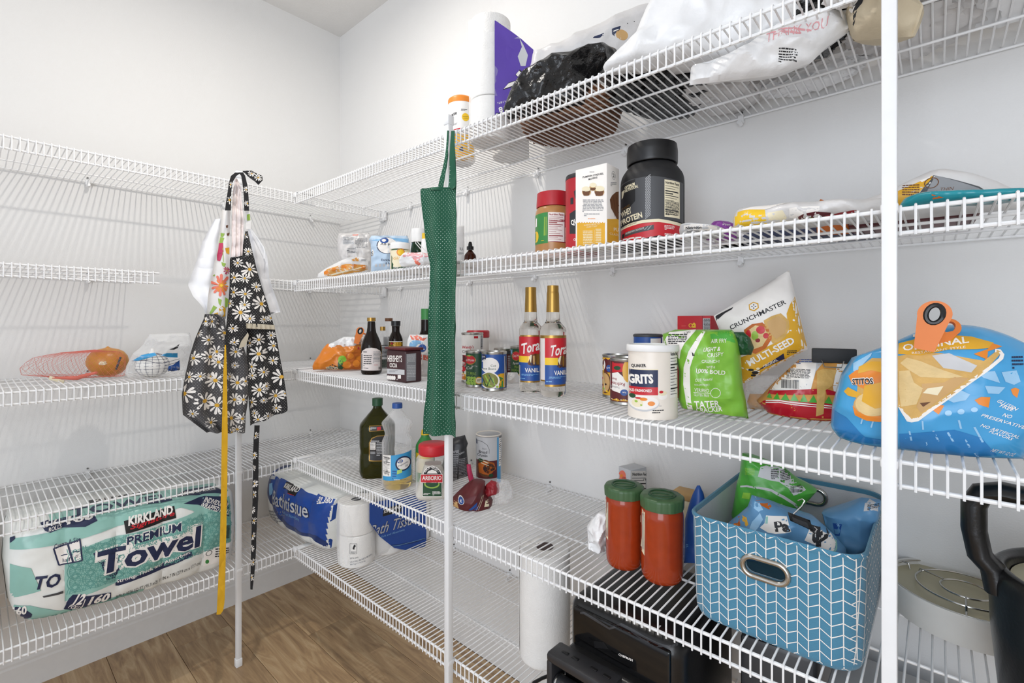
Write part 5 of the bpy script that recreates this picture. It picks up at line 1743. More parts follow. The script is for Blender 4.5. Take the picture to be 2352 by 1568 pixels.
def chevrons(w, zt, p=.0153, rise=.0095, lw=.0014, pv=.0182):
    out = []
    n = int(w / p) + 2
    for i in range(-n // 2, n // 2 + 1):
        x = i * p
        out.append(('p', 'petal', 0, [(x - lw / 2, 0), (x + lw / 2, 0), (x + lw / 2, zt), (x - lw / 2, zt)]))
        k = 0
        z = -.02
        while z < zt + .01:
            a, b = (z, z + rise) if i % 2 == 0 else (z + rise, z)
            out.append(('p', 'petal', 0, [(x, a - lw * .6), (x + p, b - lw * .6), (x + p, b + lw * .6), (x, a + lw * .6)]))
            z += pv
    return out


decal(_bt, chevrons(BW, BH + .003), [_fo, _ri], 'chevron_print', .008, lift=.0006, face=.62)
decal(_bt, chevrons(BD, BH + .003), [_fo, _ri], 'chevron_print', .008, frame=Matrix.Rotation(pi / 2, 4, 'Z'), lift=.0006, face=.62)
# what lies in the bin

item('snack_bag', 'bright green snack bag in the blue bin', 'snack bag', (2.07,-.17,.733), .2431, [('bag', pill([(-.0393,.2415,-.0266,.2383),(-.0422,.2209,.0365,.2238),(-.0447,.1962,.0633,.2013),(-.0499,.176,.0985,.1854),(-.0558,.1343,.0739,.1507),(-.061,.104,.0633,.1304),(-.0484,.0626,.05,.0829)], .09, .4, .4, .35, 36, 36, .007, 16, 71), 'kgreen')], '''p 0 lgrey -44,2244 158,2288 310,2230 500,2148 758,1894 540,1782 446,1922 283,2007 124,2007 -94,2046
p 0 lgrey -425,1763 -294,1824 -80,1857 158,1854 365,1769 567,1632 713,1472 673,1434 527,1594 337,1718 145,1805 -80,1817 -294,1784 -425,1731
b 1 ink 145,2018 283,2038 283,2219 145,2199 6
b 1 ink 310,1995 500,2024 500,2210 310,2183 8
c 1 ink 473,1833 713,1872 713,1979 473,1942
p 0 lime -367,1651 -222,1691 -251,1557 -396,1533
b 0 lgreen 158,1373 365,1410 365,1597 158,1563 6
t 0 lgreen 473,1321 506,1466 41 0 0|SUMS
b 0 lime -338,2011 -151,2038 -151,2198 -338,2172 8''')

item('snack_bag', 'pale blue pretzel bag with white banner, front of the blue bin', 'snack bag', (2.11,-.3,.733), .2357, [('bag', pill([(-.0259,.1979,.0052,.1885),(-.0335,.1731,.0365,.1804),(-.0515,.1527,.077,.1719),(-.0685,.135,.1016,.1516),(-.0712,.1229,.1201,.1306),(-.0502,.1028,.1223,.1167),(-.0373,.0701,.1158,.1061)], .085, .45, .45, .3, 40, 36, .008, 16, 72), 'dustyblue')], '''p 0 nugget -234,1997 -158,2003 3,1919 64,1853 28,1818 -96,1859 -196,1926
p 0 nugget -567,1589 -502,1658 -463,1565 -444,1455 -489,1389 -646,1372 -646,1415
p 1 orange -619,1420 -554,1519 -476,1441 -606,1387
p 0 mustard -418,1688 -373,1696 -309,1509 -348,1466 -418,1545
p 0 palesky -284,1925 -221,1978 -121,1883 -71,1808 -146,1766 -271,1828
p 1 petal -121,1518 -46,1616 -22,1740 306,1766 365,1572 125,1483 3,1472
p 2 teal -28,1718 9,1731 3,1626 -34,1612
p 1 petal 564,1449 691,1757 759,1636 860,1710 994,1511 1038,1428 983,1297 713,1399
t 2 ink 125,1511 353,1576 153 .1 .05|Pa
t 2 ink 759,1409 815,1648 153 .1 .05|d
t 2 ink 731,1369 939,1407 209 .2 .05|P
p 2 teal 1027,1465 1060,1433 1049,1351 972,1282 950,1290 1027,1373
p 1 palesky -246,1578 -121,1756 -71,1668 -146,1513 -246,1366 -322,1365
p 1 bluebagd 553,1839 656,1912 748,1808 691,1757 587,1764
p 2 red 587,1751 679,1762 656,1724 593,1732''', step=.007)

item('snack_bag', 'blue bag on the right side of the blue bin', 'snack bag', (2.21,-.2,.733), .1248, [('bag', pill([(.032,.2009,.0605,.2028),(.0037,.1796,.0605,.1865),(-.0294,.1595,.0584,.1725),(-.0246,.1392,.0529,.1508),(-.0127,.1136,.0497,.1296),(-.001,.0983,.042,.1071),(.0083,.077,.0376,.0853)], .08, .4, .45, .3, 34, 34, .007, 16, 73), 'dustyblue')], '''p 0 lgrey 365,1964 442,2014 529,1998 616,1908 605,1852 486,1894 343,1856
b 1 ink 398,1875 573,1912 573,1994 398,1957 4
p 0 blue -115,1522 25,1562 -10,1335 -80,1311
p 1 dustyblue -91,1428 2,1451 -21,1361 -74,1341
l 1 palesky 7 -27,1528 2,1535
l 1 palesky 7 -27,1528 -13,1505
l 1 palesky 7 -27,1528 -42,1498
l 1 palesky 7 -27,1528 -56,1522
l 1 palesky 7 -27,1528 -42,1553
l 1 palesky 7 -27,1528 -13,1560''')

item('bag_clip', 'black spring clip across the pale blue bag in the bin', 'clip', (2.12,-.355,.733), .2389, [('clip_bar', pill([(.0338,.1958,.0668,.1876),(.0354,.1886,.0689,.1798),(.0376,.1813,.0721,.1696)], .014, .1, .1, .1, 6, 4, crumple=0), 'mattblack'), ('wire_lever', tube([(x, -.008, z) for x, z in [(.0422,.1966),(.0544,.2123),(.0588,.222),(.055,.2243),(.0486,.2202)]], .0012), 'steel')])

# ---- cooker pot with rack, black appliance at the right edge
_t = item('cooker_pot', 'shallow grey cooking pot at the right of the bin', 'pot', (2.385, -.085, .713), 0, [('pot_body', lathe([(.098, 0), (.106, .004), (.112, .05), (.1145, .058), (.1145, .06), (.111, .06), (.108, .05), (.102, .008), (.02, .006)], 64), 'potgrey'), ('pot_inside', lathe([(.1075, .05), (.1015, .009), (.015, .007)][::-1], 64), 'potin')])
_ring = lambda r, z: tube([(r * cos(a * pi / 24), r * sin(a * pi / 24), z) for a in range(48)], .0017, 6, True)
_rk = thing('steam_rack', 'round wire steam rack lying in the grey pot', 'rack', (2.385, -.085, .713 + .036), .5)
for r in (.108, .07, .035):
    obj('wire_ring', _ring(r, .022), 'steel', _rk)
for a in range(3):
    c_, s_ = cos(a * 2.094), sin(a * 2.094)
    obj('spoke', tube([(c_ * .035, s_ * .035, .0235), (c_ * .075, s_ * .075, .0235), (c_ * .082, s_ * .082, .004), (c_ * .09, s_ * .09, .004), (c_ * .096, s_ * .096, .0235), (c_ * .108, s_ * .108, .022)], .0016), 'steel', _rk)
_t = item('cooker', 'black plastic cooker with a big loop handle at the right edge', 'appliance', (2.527, -.315, .713), 0, [
    ('cooker_body', lathe(soften([(.105, .0), (.115, .01), (.125, .12), (.127, .185), (.122, .203), (.114, .207), (.108, .203), (.105, .19), (.1, .1), (.02, .095)], .006), 64), 'plasticblack'),
    ('cooker_inside', lathe([(.01, .097), (.0985, .1), (.104, .19)], 64), 'potin')])
_hp = []
for x, z in [(-.118, .17), (-.123, .2), (-.136, .215), (-.142, .25), (-.142, .285), (-.134, .302), (-.115, .308), (-.02, .3), (.06, .298), (.1, .29), (.115, .26), (.118, .2)]:
    _hp.append((x, -.02, z))
obj('loop_handle', xf(tube(_hp, .0145, 12), sc=(1, 1.4, 1), loc=(0, .008, 0)), 'plasticblack', _t)
for k in range(3):
    obj('rack_bar', tube([(-.085, -.03 + .03 * k, .17), (.09, -.03 + .03 * k, .17)], .003, 8), 'steel', _t)
# ---------------------------------------------------------------- lowest shelf
AW, AD, AH = .262, .30, .300
_t = thing('air_fryer', 'big glossy black air fryer under the jars on the lowest shelf', 'air fryer', (1.866, -.262, .357), -.02)
_fb = obj('housing', rbox(AW, AD, AH, .034, 0, 5), 'plasticblack', _t)
_fp = obj('front_panel', xf(rbox(AW * .84, .012, .17, .005), (0, -AD / 2 + .002, .112)), 'gloss', _t)
obj('top_trim', xf(tube([(x, y, 0) for x, y in [(p.x, p.y) for p in rrect(AW - .012, AD - .012, .04, 0)]], .003, 6, True), (0, 0, AH - .03)), 'smoke', _t)
_dr = obj('drawer', xf(rbox(AW * .8, .05, .19, .012, 0, 3), (-.012, -AD / 2 - .006, .012)), 'plasticblack', _t)
_hb = obj('handle_bracket', xf(join(rbox(.155, .05, .02, .006, .185), xf(rbox(.016, .05, .15, .006), (-.07, 0, .04)), xf(rbox(.016, .05, .15, .006), (.07, 0, .04))), (-.055, -AD / 2 - .045, 0)), 'charcoal', _t)
for sx in (-.1, -.075, -.03, .0):
    obj('vent_slot', xf(rbox(.016, .007, .002, .0008), (sx, -AD / 2 - .045, .2045)), 'black', _dr)
obj('handle_grip', xf(tube([(-.115, 0, 0), (.005, 0, 0)], .018, 24), (0, -AD / 2 - .052, .14)), 'charcoal', _t)
obj('chrome_ring', xf(tube([(-.112, 0, 0), (-.109, 0, 0)], .0187, 24), (0, -AD / 2 - .052, .14)), 'steel', _t, label='chrome ring on the handle')

decal(_t, '''t 0 petal 23,2268 335,2295 48 .1 .02|CHEFMAN
p 0 smoke -911,2762 -817,2800 -498,2779 -192,2740 18,2869 303,2865 539,2845 803,2842 1022,2865 1268,2971 1268,2929 1022,2831 785,2799 519,2801 283,2820 18,2832 -192,2694 -520,2722 -817,2752 -911,2723
e 0 lgrey 738,3013 757,3021 738,2985
p 0 black -565,2292 -322,2383 -203,2288 -543,2168''', [_fp, _fb], 'logo_print', jump=.03)

item('power_cord', 'black power cord running from the air fryer over the shelf edge', 'cord', (0, 0, 0), 0, [('cord', tube([(1.6556,-.2437,.363),(1.6325,-.2786,.363),(1.6171,-.3043,.363),(1.6047,-.3332,.363),(1.5984,-.3601,.363),(1.6055,-.3856,.363)], .0042, 8), 'black')])
item('dark_box', 'tall dark grey appliance box behind the air fryer', 'box', (2.10, -.15, .357), .1, [('box', rbox(.13, .16, .26, .01), 'smoke'), ('lid', xf(rbox(.134, .164, .02, .006), (0, 0, .262)), 'charcoal')])
item('bluish_light_box', 'pale blue grey plastic tub under the right half of the bin', 'box', (2.30, -.2, .357), 0, [('tub', rbox(.2, .24, .2, .02, 0, 3, 1.06), 'dustyblue'), ('lid', xf(rbox(.222, .264, .014, .005), (0, 0, .2)), 'lgrey')])  # added box, its blue grey colour stands in for bluish light on the wall

_t = item('paper_towel_roll', 'single white paper towel roll standing beside the air fryer', 'paper towel', (1.5519,-.2532,.357), .6573, [('towel_paper', lathe(soften([(.0245, .29), (.0245, .003), (.064, .0), (.0675, .004), (.0685, .15), (.0675, .289), (.064, .292), (.0245, .2915)][1:], .004), 64), 'rolltissue'),
     ('cardboard_core', xf(lathe([(.0232, 0), (.0232, .0016)], 32), (0, 0, .2913)), 'dbrown'), ('loose_sheet', xf(rbox(.001, .05, .28, .0004), (-.069, .015, .006)), 'rolltissue')])  # the flat dark disc paints the shade inside the hollow core
# six-roll bath tissue pack
_t = thing('bath_tissue_pack', 'six roll bath tissue pack with blue label in front of the larger pack', 'bath tissue', (.705, -.187, .357), pi / 2)
for _j in range(3):
    for _k in range(2):
        _r = obj('tissue_roll', xf(lathe(soften([(.02, .0005), (.064, .0005), (.0665, .003), (.067, .058), (.0665, .1125), (.064, .115), (.02, .115)], .002), 48), (-.131 + .131 * _j, 0, .1155 * _k)), 'rolltissue', _t)
        obj('roll_core_disc', xf(lathe([(.0195, 0), (.0195, .001)], 24), (-.131 + .131 * _j, 0, .1155 * _k + .1142)), 'dgrey' if _k else 'tan', _r)  # dark grey on the upper rolls paints the shade in their open cores

_lb = obj('blue_label', pill([(-.1188,.2281,.1439,.1985),(-.1188,.1555,.1439,.1088),(-.0743,.0889,.1439,.0461),(-.0104,.0236,.1439,-.0076),(.0404,-.0013,.1372,-.0232)], .0015, nu=20, nv=14, const=True, crumple=.0, y0=-.0695), 'bathblue', _t)
obj('film_wrap', xf(pill([(-.2, .232, .2, .232), (-.2, .12, .2, .12), (-.2, .001, .2, .001)], .1375, .22, .12, .12, nu=40, nv=20, crumple=.0015, cs=20, seed=81)), 'film', _t)
decal(_t, '''p 0 black -603,1858 -440,1895 220,1864 202,1564 -636,1624
t 1 petal -587,1727 202,1709 121 .25 .02|KIRKLAND
p 0 darkblue -1953,1737 -1719,1341 -1205,842 -571,497 99,321 989,177 1401,143 1401,83 806,121 -72,295 -636,464 -1236,798 -1807,1344 -1959,1686
t 1 navy -1242,1014 916,883 432 .35 .03|Bath Tissue
t 2 lgrey -1230,1032 886,893 403 .35 .0|Bath Tissue
t 1 lblue -700,842 359,778 75 .1 0|Soft and Absorbent
p 1 lblue -1389,865 -732,518 99,284 1382,129 1382,116 99,269 -732,504 -1389,849''', [_lb])

decal(_t, '''l 0 ink 11 -231,928 7,908 7,543 -231,552 -231,928
p 0 ink -142,740 -103,856 -52,889 -26,818 -65,783 -78,731 -52,714 -116,710
b 0 ink -205,567 -13,538 -13,614 -205,642 2
t 0 ink -234,362 62,376 53 0 0|SEPTIC SAFE
t 0 navy -234,223 542,304 60 0 0|2-PLY 6 ROLLS 380 SHEETS PER ROLL
t 0 navy -234,130 317,171 60 0 0|285 SQ FT TOTAL''', [c for c in _t.children if c.name.startswith('tissue_roll')], 'print_panel', frame=Matrix.Translation((-.131, 0, 0)) @ Matrix.Rotation(1.0397 - pi / 2, 4, 'Z'), jump=.03)
# big bath tissue pack across the corner

_t = thing('bath_tissue_pack', 'large blue wrapped bath tissue pack across the shelf corner', 'bath tissue', (.33,-.278,.357), 0)
_pk = obj('wrapped_rolls', pill([(-.2916,.225,.3114,.2307),(-.2916,.1705,.3047,.201),(-.2718,.0034,.2571,.0159),(-.2619,.0005,.2502,.0093)], .28, .12, .14, .12, nu=56, nv=26, crumple=.003, cs=12, seed=82, ribs=(5, .008)), 'towelfilm', _t)
decal(_t, '''p 0 bathblue -2961,2201 -1848,2340 -589,2320 906,2354 2260,2337 3033,2341 4286,2565 4286,1004 2652,309 1857,625 574,440 -231,665 -1332,836 -2112,1174 -2793,1616
p 1 darkblue -2961,2201 -2381,2266 -1653,1179 -589,720 1014,594 2260,746 2844,279 2555,255 1857,554 574,391 -589,514 -1848,1023 -2655,1537 -3045,1949
p 2 lgrey -2381,2037 -1914,2111 -1848,1991 -2354,1906
p 2 lblue -2219,1746 -1914,1842 -1653,1473 -1914,1303
p 1 black -710,2138 685,2229 551,1865 -55,1854 -172,1954 -710,1890
t 2 petal -674,1929 630,2018 162 .1 .02|KIRKLAND
l 2 red 20 -55,1854 462,1878
t 1 navy -1485,1035 1775,1291 607 -.1 .04|Bathtissue
t 2 lgrey -1460,1068 1713,1308 567 -.1 .01|Bathtissue
t 1 lblue -445,939 1123,1039 132 0 0|Soft and Absorbent
t 1 petal 2181,2012 2891,2077 172 0 .02|30 380
b 1 petal 2211,1903 2844,2065 2844,2157 2211,1997 1
b 0 grey -2933,-305 -231,461 -231,1073 -2933,362 5
e 0 lgrey -55,460 62,493 -55,358''', [_pk], step=.006, jump=.05, lift=.0015, gap=.0004)
decal(_t, '''p 0 bathblue -1092,2176 -746,2032 -746,1421 -945,1343 -1092,1805
p 0 bathblue -1043,585 -846,610 -746,529 -746,-34 -1189,128
p 0 bathblue -1428,2225 -1189,2019 -1333,1648 -1404,1213 -1522,432 -1616,466 -1522,1251''', [_pk], 'end_print', step=.01, frame=Matrix.Rotation(pi / 2, 4, 'Z'), jump=.05)

# ---------------------------------------------------------------- left wall shelves

_t = thing('paper_towel_pack', 'big teal film wrapped paper towel pack on the lowest left shelf', 'paper towel', (.268,-.93,.3534), 1.5708)
_R = [(-.2857,.3305,.289,.289),(-.2906,.3131,.3051,.2642),(-.2955,.2094,.311,.1463),(-.284,.0824,.2992,.0311),(-.2521,.0285,.2818,.0005)]
_pk = obj('wrapped_rolls', pill(_R, .34, .14, .13, .12, nu=70, nv=44, crumple=.005, cs=10, seed=83, ribs=(5, .009)), 'towelfilm', _t)



def swirls(x0, x1, z0, z1, r=.034, w=.0018):
    out = []
    rnd = random.Random(3)
    x = x0
    j = 0
    while x < x1 + r:
        z = z0
        while z < z1 + r:
            for k in (1, .86, .5):
                P = [(x + r * k * cos(a * pi / 9), z + r * k * sin(a * pi / 9)) for a in range(19)]
                for a, b in zip(P, P[1:]):
                    d = Vector((b[0] - a[0], b[1] - a[1])).normalized() * w / 2
                    n = Vector((-d.y, d.x))
                    if x0 < (a[0] + b[0]) / 2 < x1 and z0 < (a[1] + b[1]) / 2 < z1:
                        out.append(('p', 'tealring', 1, [(a[0] + n.x, a[1] + n.y), (b[0] + n.x, b[1] + n.y), (b[0] - n.x, b[1] - n.y), (a[0] - n.x, a[1] - n.y)]))
            z += r
        x += r
        j += 1
    return out


_X0, _X1 = _R[0][0] + .005, _R[0][2] - .01
_zz = max(q[3] for q in _R)
decal(_t, [('p', 'tealprint', 0, [(_X0 + .11, .075), (_X0 + .2, .085), (_X0 + .36, .11), (_X1, .095), (_X1, _zz - .03), (_X0 + .33, _zz - .06), (_X0 + .2, _zz - .055), (_X0 + .11, _zz - .07)]),
           ('p', 'tealprint', 0, [(_X0, .0), (_X0 + .1, .005), (_X0 + .3, .02), (_X0 + .3, .035), (_X0 + .2, .04), (_X0 + .1, .05), (_X0 + .04, .09), (_X0, .1)]),
           ('p', 'tealprint', 0, [(_X0, .12), (_X0 + .06, .13), (_X0 + .04, .2), (_X0, .22)]),
           ('p', 'tealprint', 0, [(_X0, _zz - .03), (_X0 + .12, _zz - .04), (_X0 + .3, _zz - .02), (_X1, _zz - .015), (_X1, _zz), (_X0, _zz)])]
      + swirls(_X0 + .115, _X1, .095, _zz - .062) + swirls(_X0 + .01, _X0 + .28, .004, .036, .02), [_pk], 'film_print', step=.007, jump=.06, lift=.0015, gap=.0004)
decal(_t, '''p 1 navy -1088,2020 -836,2032 -479,2032 -413,1839 -512,1452 -446,1258 -578,1057 -772,1085 -900,1600 -1057,1865
p 1 black -339,2727 1015,2802 1046,2416 -295,2334
t 2 petal -238,2555 958,2570 268 .1 .04|KIRKLAND
t 2 red -217,2390 977,2464 190 .4 .02|Signature
t 1 petal -305,1962 1188,1960 303 .05 .1|PREMIUM
t 2 navy -285,1964 1161,1959 268 .05 .02|PREMIUM
t 1 petal -1088,1262 1767,1220 822 .05 .2|Towel
t 2 petal -1088,1237 1767,1187 770 .05 .1|Towel
t 3 navy -1042,1292 1718,1214 727 .05 .03|Towel
p 1 navy -561,882 -479,954 -74,919 1404,1186 1484,1157 1504,988 639,858 -74,811 -479,755 -551,785
t 2 petal -519,822 1444,1056 147 .05 .01|Strong, Thick and Absorbent
p 1 navy 1286,2783 1973,2823 2661,2618 2741,2178 2728,1888 2227,2283 1726,2619
t 2 petal 1911,2660 2661,2226 164 .1 .02|INDIVIDUALLY
t 2 petal 1767,2551 2684,1975 164 .1 .02|WRAPPED ROLLS
p 1 petal -1950,2430 -1662,2447 -1380,2509 -1328,1884 -1544,1885 -1836,1909
l 2 navy 35 -1950,2430 -1662,2447 -1380,2509 -1334,1887 -1836,1909 -1950,2430
l 2 navy 43 -1633,2436 -1529,1879
t 2 navy -1936,2394 -1364,2463 147 .1 0|Create-A-Size
t 2 navy -1764,1960 -1588,1958 113 0 0|half
t 2 navy -1479,2001 -1410,2003 95 0 0|or
l 2 navy 26 -1801,2160 -1647,2163
l 2 navy 26 -1529,2200 -1395,2191
p 1 navy -1726,527 -1603,830 -1529,918 -1334,855 -1304,781 -1057,716 -650,604 -637,158 -868,220 -1181,280 -1334,228 -1485,337
t 2 petal -1544,585 -1349,518 346 .1 .04|12
t 2 petal -1197,417 -724,322 303 .1 .04|160
l 2 petal 22 -1258,680 -1319,342
t 2 petal -1638,507 -1370,317 139 .1 .02|ROLLS
t 2 petal -1212,326 -692,162 95 .1 0|SHEETS PER ROLL
p 1 navy -2202,3158 -1950,3194 -1057,3137 -970,2925 -1243,2828 -1749,2932 -2007,2872 -2119,2956
t 2 petal -2105,3037 -1836,3059 199 .3 .03|12
t 2 petal -1647,2979 -1057,2994 173 .3 .03|160
t 2 petal -2041,2899 -1778,2930 113 .2 .02|ROLLS
t 1 ink -512,250 1787,507 173 .05 0|2-PLY 1026 SQ FT (95.3 m2) 11 IN x 7 IN (27.9 cm x 17.7 cm)
p 1 petal 1890,964 2227,987 2750,923 2728,416 2312,378 1890,406
c 2 ink 2520,1174 2728,1103 2728,1594 2520,1660
e 2 green 1994,556 2053,534 1994,480
b 2 ink 2227,603 2728,416 2728,760 2227,939 4
o 2 ink 17 2028,867 87
p 1 navy -2778,781 -2687,926 -2555,885 -2367,608 -2380,480 -2528,361 -2608,248 -2739,575
t 2 petal -2739,613 -2475,639 303 .1 .04|160
t 1 navy -2380,1360 -1836,1286 390 .05 .03|TO
p 1 dgrey -2175,1118 -1749,1112 -1749,1033 -2147,1067
p 1 navy -2868,2870 -2713,2947 -2700,2867 -2842,2712''', [_pk], 'lettering_print', step=.007, jump=.06, lift=.0015, gap=.0004)
# lettering printed on the top of the film as well
_top = Matrix.Rotation(-pi / 2, 4, 'X')
decal(_t, [('p', 'tealprint', 0, [(-.2, -.15), (.24, -.15), (.26, -.02), (-.05, -.02), (-.2, -.06)]), ('p', 'navy', 1, [(.1, -.11), (.26, -.12), (.24, -.05), (.16, -.05)]), ('t', 'petal', 2, 'WRAPPED ROLLS', .13, -.1, .24, -.1, .03, .2, .02),
           ('p', 'black', 1, [(-.1, .0), (.08, .01), (.08, -.03), (-.1, -.035)]), ('t', 'petal', 2, 'KIRKLAND', -.09, -.03, .07, -.025, .03, .1, .03), ('t', 'navy', 2, 'TOWEL', -.16, -.13, .1, -.13, .075, .1, .02)], [_pk], 'top_print', step=.008, frame=_top, jump=.06, lift=.0015, gap=.0004)
item('paper_towel_pack', 'white end of a second paper towel pack at the left picture edge', 'paper towel', (.25, -1.42, .3534), pi / 2, [('wrapped_rolls', pill([(-.15, .29, .155, .29), (-.16, .15, .165, .15), (-.15, .0, .155, .0)], .3, .14, .14, .12, crumple=.008, cs=14, seed=84), 'towelfilm')],
     [('p', 'navy', 0, [(.11, .2), (.15, .215), (.15, .19), (.11, .17)]), ('p', 'tealprint', 0, [(.05, .0), (.15, .0), (.15, .05), (.05, .03)])] + [('p', 'ink', 1, [(.13, .06 + .009 * i), (.155, .062 + .009 * i), (.155, .066 + .009 * i), (.13, .064 + .009 * i)]) for i in range(9)], step=.012, jump=.06)

# onion in a net, garlic in a film bag

_rr = .058
_op = [(.06, .02), (.3, .05), (.62, .22), (.86, .5), (.99, .85), (1.0, 1.05), (.93, 1.35), (.75, 1.62), (.5, 1.78), (.25, 1.84), (.1, 1.9), (.03, 1.97)]
item('onion', 'brown onion caught in the end of the red net bag', 'onion', (.1984,-.9709,1.0656), 1.427, [('onion_bulb', xf(lathe([(r * _rr, z * _rr * .93) for r, z in _op], 48, bulge=lambda t, z: 1 + .01 * sin(14 * t)), (0, 0, 0)), 'onion'), ('root_tuft', xf(blob(.02, .008, .012, 3, .5, 2, 3), (-.012, -_rr * 1.0, _rr * .8)), 'cream')])


def net(c, t, nu, nv, r, **kw):
    V, F = pill(c, t, nu=nu, nv=nv, **kw)
    gs = []
    n = (nu + 1) * (nv + 1)
    for sd in (0, 1):
        for s in (1, -1):
            for i0 in range(-nv, nu + nv + 1):
                run = []
                for j in range(nv + 1):
                    i = i0 + s * j
                    if 0 <= i <= nu:
                        run.append(V[sd * n + j * (nu + 1) + i])
                if len(run) > 1:
                    gs.append(tube(run, r, 4, cap=False))
    return join(*gs)



item('net_bag', 'empty red net bag trailing along the shelf from the onion', 'net', (.2,-1.04,1.0656), .7259, [('netting', net([(.047,.0982,.0905,.0926),(-.0833,.087,.1339,.0889),(-.1571,.0721,.1491,.0721),(-.2006,.046,.1491,.0423),(-.2093,.0162,.1469,.0124),(-.0703,.0005,.1382,.008)], .07, 22, 9, .0003, p=.5, q0=.5, q1=.35, crumple=.01, cs=14, seed=5), 'net'), ('twisted_end', tube([(x, -.045, max(z, .008)) for x, z in [(.09,.0258),(.0564,.0171),(.0272,.0083),(.0053,-.0005),(-.0239,-.0034),(-.0531,-.0092)]], [.004, .006, .007, .006, .004, .002], 8), 'net'), ('paper_tag', xf(rbox(.05, .002, .012, .0005), (-.0414,-.045,-.0034), (0, .3, 0)), 'cream')])
_t = None

item('garlic', 'white garlic bulb in a net inside the clear bag', 'garlic', (.3366,-.8729,1.0656), 1.37, [('bulb', lathe([(r * .0477, z * .0477 * .9) for r, z in _op[:-2]] + [(.006, .0477 * 1.9), (.004, .0477 * 2.1)], 40, bulge=lambda t, z: 1 + .03 * abs(sin(5 * t))), 'garlic'),
     ('net_mesh', join(*[tube([(.0477 * 1.02 * cos(a * pi / 8) * sin(b * pi / 12), .0477 * 1.02 * sin(a * pi / 8) * sin(b * pi / 12), .0477 * .9 - .0477 * .88 * cos(b * pi / 12)) for b in range(1, 12)], .0007, 4) for a in range(16)], *[tube([(.0477 * 1.02 * cos(a * pi / 8) * sin(b * pi / 12), .0477 * 1.02 * sin(a * pi / 8) * sin(b * pi / 12), .0477 * .9 - .0477 * .88 * cos(b * pi / 12)) for a in range(16)], .0007, 4, True) for b in range(2, 11)]), 'navy')])
item('plastic_bag', 'clear plastic bag holding the garlic behind the daisy apron', 'bag', (.3366,-.8729,1.0656), 1.37, [('film', pill([(-.0076,.1497,.1063,.1524),(-.0286,.1084,.114,.1172),(-.0527,.0844,.1101,.078),(-.0697,.0441,.1063,.0344),(-.0731,.0197,.0987,.0131),(-.0629,.0047,.0911,.0005)], .13, .5, .5, .3, crumple=.014, cs=16, seed=91), 'film')], '''p 0 sky -515,636 -280,818 64,890 116,801 -143,704 -381,630
p 0 sky 221,797 381,869 687,844 687,689 417,723
p 0 blue 435,414 560,451 742,597 760,262 560,230 417,261
l 0 navy 13 -548,617 -212,643 204,514 742,642
l 0 navy 13 345,440 742,552
p 0 ink 435,986 560,1026 742,1154 687,1022 578,968
t 1 ink 435,215 742,241 104 .2 0|No 4''', jump=.06)

item('twist_tie', 'small dark grey tie between the onion and the garlic bag', 'tie', (.24,-.94,1.0656), .7259, [('tie', xf(rbox(.006, .004, .045, .0015), (.0221,-.05,.0314), (0, .35, 0)), 'dgrey')])

# ---------------------------------------------------------------- aprons on the posts

_D0 = (.468,-.652,1.257)
_AT = 1.36


def apron(label, y, panels, name='apron', group=None):
    t = thing(name, label, 'apron', _D0, _AT, group)
    out = []
    for nm, c, mat, kw in panels:
        k = dict(nu=36, nv=40, const=True, crumple=.004, cs=9, seed=len(out) + int(abs(y) * 1000))
        k.update(kw)
        k['y0'] = k.get('y0', 0) + y
        out.append(obj(nm, pill(c, .0016, **k), mat, t))
    return t, out


_t, _p = apron('sheer white apron hanging behind the other aprons on the free post', .012, [
    ('left_panel', [(-.0677,.3619,-.0364,.3659),(-.1035,.2795,-.0364,.2861),(-.1284,.182,-.0364,.188),(-.1457,.1277,-.0364,.1328),(-.1309,.0869,-.0364,.0898),(-.1035,.0518,-.0364,.053),(-.0857,.0039,-.0364,.004)], 'cloth_sheer', dict(fold=(.012, 1.5), crumple=.008)),
    ('right_panel', [(.0368,.3406,.0479,.3419),(.0368,.306,.0705,.3095),(.0368,.2431,.0992,.2482),(.0423,.1931,.1038,.1971),(.0479,.1619,.1062,.1651),(.0592,.0928,.1284,.095),(.0705,.0359,.1451,.0368),(.0705,.0283,.1108,.0287)], 'cloth_sheer', dict(fold=(.012, 1.5), crumple=.008)),
    ('gathered_strap', [(-.007,.5095,-.0016,.5104),(-.0123,.4749,.0118,.4789),(-.0149,.4439,.0118,.4481),(-.0176,.3519,.02,.3565),(-.0176,.2787,.0173,.2821),(-.0213,.2295,.0162,.2325)], 'pinkcloth', dict(fold=(.006, 2.5), crumple=.008, cs=20, y0=-.024)),
    ('drawstring', [(.0418,.3362,.0463,.3367),(.0631,.307,.0676,.3075),(.0812,.2772,.0858,.2776),(.0869,.2586,.0915,.259),(.0846,.233,.0892,.2333)], 'cloth_sheer', dict(y0=-.012, crumple=.001, nu=4))])
_t, _p = apron('white apron printed with red and coral flowers, on the free post', -.006, [
    ('bib', [(-.0469,.3948,-.0217,.3983),(-.0501,.3489,-.0212,.3525),(-.0599,.2753,-.0217,.2791),(-.0691,.2083,-.0217,.2118),(-.0809,.1476,-.0223,.1506),(-.089,.0874,-.0239,.0895),(-.092,.0307,-.0291,.0314),(-.0945,.0098,-.0354,.01)], 'cloth_white', dict(fold=(.006, 1.2))),
    ('strap_end', [(.0225,.3952,.0378,.3973),(.0242,.3615,.04,.3635),(.0258,.3321,.0411,.3339)], 'cloth_white', dict(nu=6, y0=-.016))])
